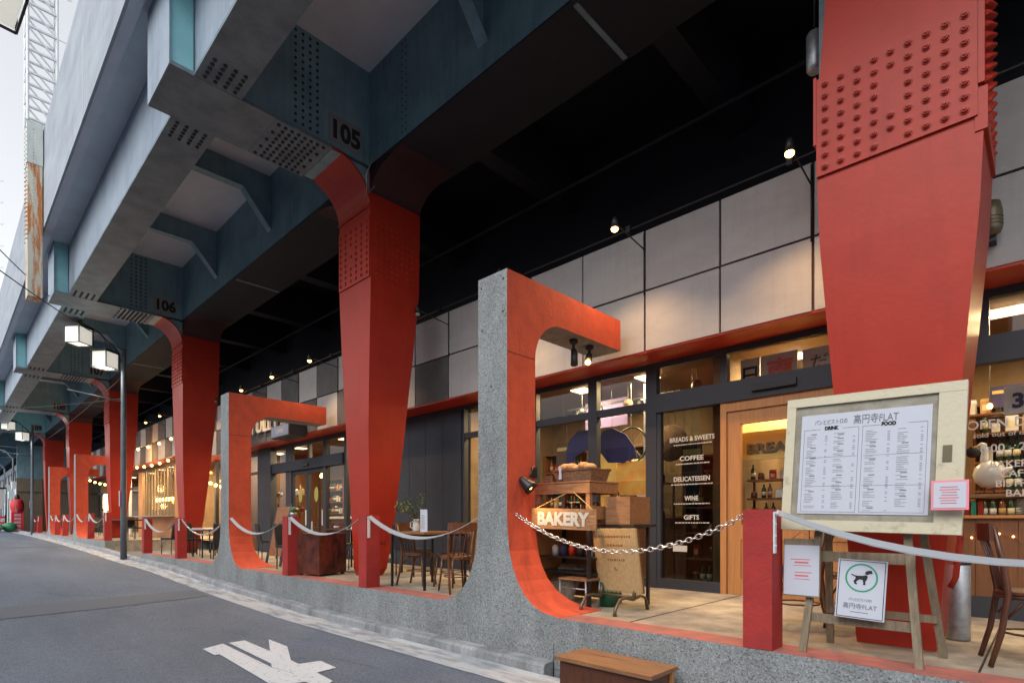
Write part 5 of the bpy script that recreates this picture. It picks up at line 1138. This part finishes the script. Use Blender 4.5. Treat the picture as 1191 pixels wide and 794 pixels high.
for x0, x1 in ((-.385, -.05), (-.03, .32)):
    ln(x0, x1, .128, .002); ln(x0, x0 + .10, .70, .002); ln(x1 - .10, x1, .70, .002)
    q.box(x0, x0 + .002, -.0195, -.0182, .128, .70, 0, TM); q.box(x1 - .002, x1, -.0195, -.0182, .128, .70, 0, TM)
    for half in range(2):
        a = x0 + .02 + half * (x1 - x0) / 2; e = x0 + (half + 1) * (x1 - x0) / 2 - .02; z = .665
        while z > .145:
            if rm.random() < .17:
                ln(a + .025, a + .06, z, .006); z -= .015
            ln(a, a + rm.uniform(.03, .07), z, .0020)
            if rm.random() < .85: ln(e - .014, e, z, .0028)
            z -= .0115
            if rm.random() < .10: z -= .014
    for z in (.30, .50): ln(x0 + .01, x1 - .01, z + .004, .0015)
q.build('menu_lines', 'inkg', pp)
# pink bordered card
t = thing('pink_card', 'small white card with a pink border on the right stile of the menu board', 'card', (-.42, 4.16, 1.05))
T2 = Matrix.Translation((-.42, 4.142, 1.055)) @ Matrix.Rotation(R(-5), 4, 'X')
b = MB(); b.box(-.088, .088, -.004, .004, -.088, .088, 0, T2); cdp = b.build('border', 'pink', t, bev=.004); b = MB(); b.box(-.076, .076, -.0065, -.0045, -.076, .076, 0, T2); cs = b.build('card_sheet', 'paper', t)
b = MB(); [b.box(-.05 + rm.uniform(0, .02), .05 - rm.uniform(0, .02), -.0078, -.0067, .045 - k * .016, .050 - k * .016, 0, T2) for k in range(7)]; b.build('card_lines', 'inkr', cs)
# dog notice
t = thing('dog_notice', 'white notice with a dark dog inside a green ring, below the menu board', 'notice', (-.87, 4.16, .27))
T3 = Matrix.Translation((-.875, 4.150, .46)) @ Matrix.Rotation(R(-6), 4, 'X') @ Matrix.Rotation(R(2.2), 4, 'Y')
b = MB(); b.box(-.138, .138, -.004, .006, -.19, .19, 0, T3); b.build('board', 'paper', t, bev=.003)
b = MB()
for a in ((-.130, .130, .180, .184), (-.130, .130, -.184, -.180), (-.130, -.126, -.180, .180), (.126, .130, -.180, .180)): b.box(a[0], a[1], -.0058, -.0045, a[2], a[3], 0, T3)
b.build('border_line', 'ink', t)
b = MB(); N = 40
V = [[T3 @ Vector((r * math.cos(2 * math.pi * k / N), -.0055, .075 + r * math.sin(2 * math.pi * k / N))) for k in range(N)] for r in (.092, .082)]
va = [b.bm.verts.new(p) for p in V[0]]; vb = [b.bm.verts.new(p) for p in V[1]]
for k in range(N): b._f([va[k], va[(k + 1) % N], vb[(k + 1) % N], vb[k]])
b.build('green_ring', 'green', t)
dog = [(-.058, .018), (-.050, .012), (-.040, .008), (-.030, .002), (-.034, -.012), (-.042, -.022), (-.034, -.040), (-.022, -.042), (-.020, -.036), (-.028, -.030), (-.020, -.018), (-.010, -.010), (.008, -.012), (.012, -.030), (.010, -.042), (.024, -.042), (.024, -.034), (.022, -.022), (.030, -.008), (.034, .010), (.030, .016), (.022, .020), (.008, .014), (-.020, .012), (-.038, .014), (-.048, .020)]
hd = [(.018, .026), (.030, .020), (.044, .028), (.058, .030), (.056, .040), (.050, .050), (.040, .048), (.026, .044), (.018, .034)]
b = MB()
for pl in (dog, hd): b.sheet([T3 @ Vector((x * 1.05, -.0058, .075 + z * 1.05)) for x, z in pl])
b.build('dog_picture', 'ink', t)
mtext('パンとビストロの', 0, -.075, .022, 'inkg', .13, t, 0, T3, -.0052); mtext('高円寺FLAT', 0, -.125, .040, 'inkg', .19, t, 0, T3, -.0052)
b = MB(); b.box(-.05, .05, -.0055, -.0045, -.150, -.146, 0, T3); b.build('small_line', 'inkg', t)
# hanging notice
t = thing('hanging_notice', 'narrow white notice with faint red text hung by a red cord beside the nearest post', 'notice', (-1.235, 4.17, .39))
T4 = Matrix.Translation((-1.235, 4.165, .575)) @ Matrix.Rotation(R(-3), 4, 'X')
b = MB(); b.box(-.118, .118, .0, .010, -.195, .205, 0, T4); b.build('wooden_back', 'woodx', t); b = MB(); b.box(-.112, .112, -.004, -.0005, -.185, .160, 0, T4); ns = b.build('paper_sheet', 'paper', t)
b = MB(); [b.box(-.07 + rm.uniform(0, .03), .07 - rm.uniform(0, .03), -.0052, -.0042, z, z + h, 0, T4) for z, h in ((.06, .005), (.035, .012), (.018, .004), (-.03, .005), (-.055, .010), (-.075, .004))]; b.build('red_lines', 'inkr', ns)
b = MB(); b.tube([(-1.30, 4.165, .775), (-1.235, 4.17, .83), (-1.15, 4.165, .775)], .003, 4); b.build('cord', 'inkr', t)
# grey tube ash stand by the column
t = thing('ash_stand', 'slim grey metal cylinder standing behind the nearest column', 'ashtray stand', (-.5, 5.4, 0)); b = MB(); b.lathe([(.075, 0), (.078, .01), (.078, .62), (.070, .63), (.060, .62)], (-.50, 5.42, .002), 20); b.build('cylinder', 'galv', t); b = MB(); b.lathe([(.0795, .57), (.0795, .60)], (-.50, 5.42, .0), 20); b.build('band', 'iron', t)
# floodlight on the cladding right of the column
t = thing('bronze_floodlight', 'bronze bullet lamp on the cladding right of the nearest column', 'wall lamp', (-.36, 6.28, 3.4))
b = MB(); b.lathe([(.02, .22), (.055, .20), (.07, .12), (.072, -.02), (.06, -.06), (.03, -.08)], (-.345, 6.17, 3.38), 16); [b.lathe([(.0745, z), (.0745, z + .01)], (-.345, 6.17, 3.38), 16) for z in (0, .03, .06)]; b.build('housing', 'brz', t); b = MB(); b.box(-.37, -.32, 6.17, 6.295, 3.26, 3.31); b.build('bracket', 'iron', t)
t = thing('hanging_speaker', 'grey cylinder speaker hanging left of the nearest column top', 'speaker', (-1.75, 5.6, 5.0)); b = MB(); b.lathe([(.05, 0), (.07, .03), (.07, .33), (.05, .36)], (-1.52, 5.5, 4.95), 14); b.build('can', 'galv', t); b = MB(); b.tube([(-1.52, 5.5, 5.3), (-1.52, 5.5, 6.5)], .01, 5); b.build('hanger', 'iron', t)
# wooden step at the kerb
t = thing('wooden_step', 'worn brown wooden step box at the bottom of the plinth', 'step', (-2.45, 3.7, -.5))
b = MB(); b.box(-2.90, -2.02, 3.50, 3.90, -.225, -.195); b.build('tread', 'wood', t, bev=.005); b = MB(); b.box(-2.87, -2.05, 3.53, 3.545, -.498, -.2255); b.box(-2.87, -2.855, 3.5452, 3.88, -.498, -.2255); b.box(-2.065, -2.05, 3.5452, 3.88, -.498, -.2255); b.build('side_boards', 'dkwood', t)
b = MB(); b.box(-2.06, -2.03, 3.82, 3.86, -.498, -.2255); b.build('corner_post', 'oak', t)
# ------------------------------------------------------------------ street lamps
def lantern(P, c, s, rz, parent, tilt=0):
    """square glowing lantern box with dark frame"""
    T = Matrix.Translation(c) @ Matrix.Rotation(rz, 4, 'Z') @ Matrix.Rotation(tilt, 4, 'X')
    b = MB(); b.box(-s / 2 + .02, s / 2 - .02, -s / 2 + .02, s / 2 - .02, -s / 2 + .02, s / 2 - .02, 0, T); g = b.build('lantern_glass', 'lampw', parent)
    b = MB(); e = .022
    for a in (-1, 1):
        for d in (-1, 1):
            b.box(a * s / 2 - e / 2, a * s / 2 + e / 2, d * s / 2 - e / 2, d * s / 2 + e / 2, -s / 2, s / 2, 0, T)
            b.box(-s / 2, s / 2, a * s / 2 - e / 2, a * s / 2 + e / 2, d * s / 2 - e / 2, d * s / 2 + e / 2, 0, T)
            b.box(a * s / 2 - e / 2, a * s / 2 + e / 2, -s / 2, s / 2, d * s / 2 - e / 2, d * s / 2 + e / 2, 0, T)
    b.box(-s / 2 - .02, s / 2 + .02, -s / 2 - .02, s / 2 + .02, s / 2 + .012, s / 2 + .04, 0, T)
    b.build('lantern_frame', 'iron', g)
def street_lamp(x, y, z, label):
    t = thing('street_lamp', label, 'street lamp', (x, y, z))
    b = MB(); b.tube([(x, y, z), (x, y, z + 1.1), (x, y, z + 5.9), (x, y, z + 6.15)], [.085, .08, .065, .055], 14); b.build('pole', 'steelp', t)
    b = MB(); b.box(x - .03, x + .05, y - .11, y - .098, z + 1.55, z + 2.0); b.build('small_plate', 'paper', t)
    b = MB(); b.tube([(x, y, z + 5.6), (x, y - .2, z + 6.1), (x, y - .6, z + 6.5), (x, y - 1.1, z + 6.72)], .03, 8); b.tube([(x, y, z + 4.6), (x, y - 1.3, z + 4.75)], .02, 6)
    for k, yy in enumerate((.44, 1.05)): b.tube([(x, y - yy, z + 6.35 + k * .36), (x, y - yy, z + 6.0 + k * .5)], .016, 6)
    b.build('curved_arm', 'steelp', t)
    lantern(None, (x, y - .44, z + 5.73), .46, R(38), t); lantern(None, (x, y - 1.05, z + 6.28), .46, R(38), t)
    lamp('street_lamp_light', (x, y - .62, z + 5.35), 25, (1, .95, .85), .2, parent=t)
    return t
M['steelp'] = mat('dark_blue_grey_pole', (.10, .12, .15), .45, c2=(.07, .09, .11), sc=4)
street_lamp(-19.5, 3.78, rz(-19.5), 'tall grey street lamp with two square lanterns at the passage opening')
street_lamp(-43.0, 3.85, rz(-43), 'distant street lamp with two square lanterns near the red paper lantern')
t = thing('corner_street_light', 'square lantern with dark frame at the top left corner of the picture', 'street lamp', (-7.3, .5, 5.9))
lantern(None, (-7.60, .30, 6.40), .60, R(4), t, R(0))
b = MB(); b.tube([(-7.42, .3, 6.8), (-7.42, -.3, 7.4), (-7.42, -2.6, 7.6), (-7.42, -2.7, 7.3), (-7.42, -2.7, -.5)], .05, 8); b.build('arm_and_pole', 'steelp', t)
for k, (x, zz) in enumerate(((-50, 5.6), (-57, 5.4), (-64, 5.3))):
    t = thing('curved_street_light', ['nearest', 'middle', 'farthest'][k] + ' small curved street light arm on the far wall', 'street light', (x, 3.5, 0))
    b = MB(); b.tube([(x, 3.5, zz - 2), (x, 3.5, zz - .5), (x, 3.1, zz), (x, 2.4, zz + .1), (x, 1.9, zz + .02)], .05, 6); b.build('arm', 'steell', t); b = MB(); b.box(x - .1, x + .1, 1.3, 1.95, zz - .03, zz + .05); b.build('lamp_head', 'white', t)
# ------------------------------------------------------------------ overhead line mast at beam 106
mx, my = -16.75, 1.42
t = thing('line_mast', 'white lattice mast with rusty riveted foot on the outside of the viaduct', 'mast', (mx, my, ZF))
b = MB(); b.box(mx - .25, mx + .20, my - .02, my + .24, 6.0, 9.0); 
for k in range(26):
    for x in (mx - .18, mx + .13): b.lathe([(.02, 0), (.016, -.03)], (x, my - .02, 7.3 + k * .1), 6, 0, 'Y')
    for y in (my + .08,): b.lathe([(.014, 0), (.010, .015)], (mx + .20, y, 7.9 + k * .075), 6, 0, 'X')
b.build('riveted_foot', 'rust', t)
b = MB(); b.box(mx - .26, mx + .21, my - .03, my + .25, 9.001, 9.95); b.build('upper_foot', 'rustw', t)
b = MB()
for x in (mx - .26, mx + .20):
    for y in (my - .02, my + .5): b.tube([(x, y, 9.95), (x, y, 19)], .032, 4)
for k in range(16):
    z = 10 + k * .52
    for y in (my - .02, my + .5): b.bar((mx - .26, y, z), (mx + .20, y, z), .04, .05); b.bar((mx - .26, y, z), (mx + .20, y, z + .52), .02, .04, 0, (0, 1, 0))
    for x in (mx - .26, mx + .20): b.bar((x, my - .02, z), (x, my + .5, z), .05, .04); b.bar((x, my - .02, z + .52), (x, my + .5, z), .03, .03, 0, (1, 0, 0))
    if k % 2 == 0: b.tube([(mx + .20, my + .5, z), (mx + .20, my + .75, z), (mx + .35, my + .75, z)], .012, 4)
b.build('lattice', 'white', t)
for k, (x, l) in enumerate(((-36.5, 'second lattice mast farther along the viaduct'), (-56, 'third lattice mast far along the viaduct'))):
    d = dup(t, (x, my, ZF), 0, l)
# cables
def cable(P, label, r=.012):
    return solo(MB().tube(P, r, 5), 'overhead_cable', 'iron', label, 'cable', 'thin cables crossing below the viaduct', loc=tuple(P[0]))
cable(sag((-13, -.4, 6.9), (-18.2, 1.95, 6.6), .12), 'upper cable running from the left edge to the beam numbered 106')
cable(sag((-12, -.9, 6.0), (-19.4, 3.7, 5.9), .15), 'lower cable running from the left edge behind the nearer lantern')
cable(sag((-19.4, 3.8, 5.2), (-44, 4.6, 5.9), .1), 'cable from the street lamp pole towards the beam numbered 109')
cable(sag((-19.5, 3.8, 4.5), (-36, -1, 5.9), .2), 'cable from the street lamp pole over the far street', .009)
# ------------------------------------------------------------------ far end of the street
t = thing('far_building', 'pale building with air conditioner units at the far left end of the street', 'building', (-60, 4, .2))
b = MB(); b.box(-110, -53.5, 4.7, 9, 0, 5.6); b.build('wall', 'bldg', t); b = MB(); b.box(-110, -53.4, 4.6, 4.7, 5.2, 5.7); b.build('roof_edge', 'steell', t)
for k in range(9):
    x = -55.5 - k * 3.2; b = MB(); b.box(x - 1.0, x + 1.0, 4.65, 4.69, 3.0 if k % 2 else 1.0, 4.6 if k % 2 else 2.9); w_ = b.build('window', 'frame', t); b = MB(); b.box(x - .9, x + .9, 4.64, 4.649, 3.1 if k % 2 else 1.1, 4.5 if k % 2 else 2.8); b.build('window_glass', 'steelg', w_)
    b = MB(); b.box(x - .5, x + .3, 4.25, 4.65, 2.9 if k % 2 else 3.6, 3.5 if k % 2 else 4.2); b.build('air_unit', 'white', t, bev=.03)
    b = MB(); b.tube([(x + .9, 4.62, .2), (x + .9, 4.62, 5.4)], .05, 6); b.build('drain_pipe', 'galv', t)
t = thing('tan_wall', 'tan boarded wall closing the terrace behind the second street lamp', 'wall', (-51, 5, .2))
b = MB(); b.box(-53.3, -53.1, 3.9, 9.2, 0, 4.0); b.build('boards', 'bldgb', t); b = MB(); b.box(-53.09, -53.05, 3.9, 9.2, 3.0, 3.06); b.box(-53.09, -53.02, 5.3, 5.5, 0, 4); b.build('battens', 'walld', t)
b = MB(); b.box(-53.3, -53.1, 3.9, 9.2, 4.01, 6.4); b.build('upper_boards', 'steel', t)
x, y, z = -52.0, 3.85, rz(-52)
t = thing('paper_lantern', 'big red paper lantern with white characters at the far end', 'paper lantern', (x, y, z + 1.5))
b = MB(); pr = [(.20, 1.45)] + [(.40 + .12 * math.sin(math.pi * k / 12) + (.012 if k % 2 else 0), 1.5 + 1.15 * k / 12) for k in range(13)] + [(.20, 2.70)]
b.lathe(pr, (x, y, z + .25), 18); b.build('shade', 'redlan', t); b = MB(); b.lathe([(.21, 2.70), (.21, 2.8), (.15, 3.1)], (x, y, z + .25), 12); b.lathe([(.21, 1.36), (.21, 1.45)], (x, y, z + .25), 12); b.build('cap', 'iron', t)
for k, s in enumerate('やきとり'): text(s, (x + .50, y - .12, z + 2.55 - k * .26), .26, '+X', 'letter', t, bold=.01)
t.location.z -= .35; t.scale = (.72, .72, .78)
t = thing('red_sign_tower', 'stack of red light box signs below the red paper lantern', 'sign tower', (x, y, z))
b = MB(); b.box(x - .35, x + .35, y - .42, y + .42, z, z + 1.6); b.build('sign_case', 'redlan', t, bev=.02)
for k, s in enumerate(('酒', '鳥', '串', '飯', '店')): 
    b = MB(); b.box(x + .351, x + .356, y - .22, y + .22, z + 1.28 - k * .30, z + 1.46 - k * .30); fp = b.build('sign_panel', 'paper', t); text(s + s, (x + .358, y, z + 1.29 - k * .30), .16, '+X', 'inkr', fp)
t.scale = (.75, .75, .85)
for k, (dx, dy, m, l, rr_) in enumerate(((1.2, -1.2, 'greenl', 'round green lantern on the ground at the far left', .42), (.8, -.45, 'greend', 'darker green round bag beside the red sign tower', .42))):
    t = thing('round_bag', l, 'bag', (x + dx, y + dy, z)); b = MB()
    M.setdefault('greenl', mat('pale_green', (.25, .5, .4), .6)); M.setdefault('greend', mat('deep_green', (.03, .22, .1), .6))
    b.ball((x + dx, y + dy, z + rr_ * .8), rr_, n=14, sz=(1, 1, .8)); b.build('body', m, t); b = MB(); b.tube([(x + dx, y + dy - .15, z + rr_ * 1.4), (x + dx, y + dy, z + rr_ * 1.75), (x + dx, y + dy + .15, z + rr_ * 1.4)], .02, 5); b.build('handle', 'paper', t)
t = thing('striped_barrier', 'low red and white striped barrier at the far left road edge', 'barrier', (x - 1, y - 1.6, z))
b = MB(); 
for k in range(4): b.box(x - .8, x - .74, y - 2.9, y - .5, z + .35 + k * .2, z + .5 + k * .2, k % 2)
b.build('stripes', ['paper', 'redlan'], t); b = MB(); b.box(x - .84, x - .7, y - 2.9, y - 2.8, z, z + 1.2); b.box(x - .84, x - .7, y - .6, y - .5, z, z + 1.2); b.build('stand', 'iron', t)
t = thing('cloth_bundle', 'white cloth bundle hung left of the red paper lantern', 'awning', (x - 1, y - 1.2, z + 2)); b = MB(); b.loft([[(x - 1.3, y - 2.1, z + 1.6), (x - .9, y - 2.1, z + 1.6), (x - .9, y - .7, z + 1.6), (x - 1.3, y - .7, z + 1.6)], [(x - 1.5, y - 2.5, z + 3.0), (x - .8, y - 2.5, z + 3.0), (x - .8, y - .6, z + 3.0), (x - 1.5, y - .6, z + 3.0)]]); b.build('cloth', 'white', t, bev=.06)
b = MB(); b.box(x - 1.6, x - .75, y - 2.6, y - .5, z + 3.03, z + 3.12); b.tube([(x - 1.2, y - .5, z), (x - 1.2, y - .5, z + 3.1)], .03, 6); b.build('support', 'iron', t)
# opposite side of the street: seen mirrored in the shop windows
for k, (x0, x1, h, m) in enumerate(((-3, 7, 6.5, 'bldg'), (-13, -3.4, 8.5, 'slab'), (-26, -13.4, 6.0, 'bldg'))):
    t = thing('opposite_building', ['pale building facing the bakery across the street', 'tall building facing the siding wall across the street', 'low building facing the passage across the street'][k], 'building', ((x0 + x1) / 2, -9, -.5))
    b = MB(); b.box(x0, x1, -17, -9, -.5, h); b.build('wall', m, t)
    n = int((x1 - x0) / 2.4)
    for i in range(n):
        for j in range(2 if h < 8 else 3):
            xx = x0 + .8 + i * 2.4; zz = .3 + j * 2.7; b = MB(); b.box(xx, xx + 1.4, -8.99, -8.95, zz, zz + 1.5); wf = b.build('window', 'white', t); b = MB(); b.box(xx + .06, xx + 1.34, -8.948, -8.94, zz + .06, zz + 1.44); b.build('window_glass', 'frame', wf)
for p in PROTO:
    for ch in list(p.children): bpy.data.objects.remove(ch)
    bpy.data.objects.remove(p)
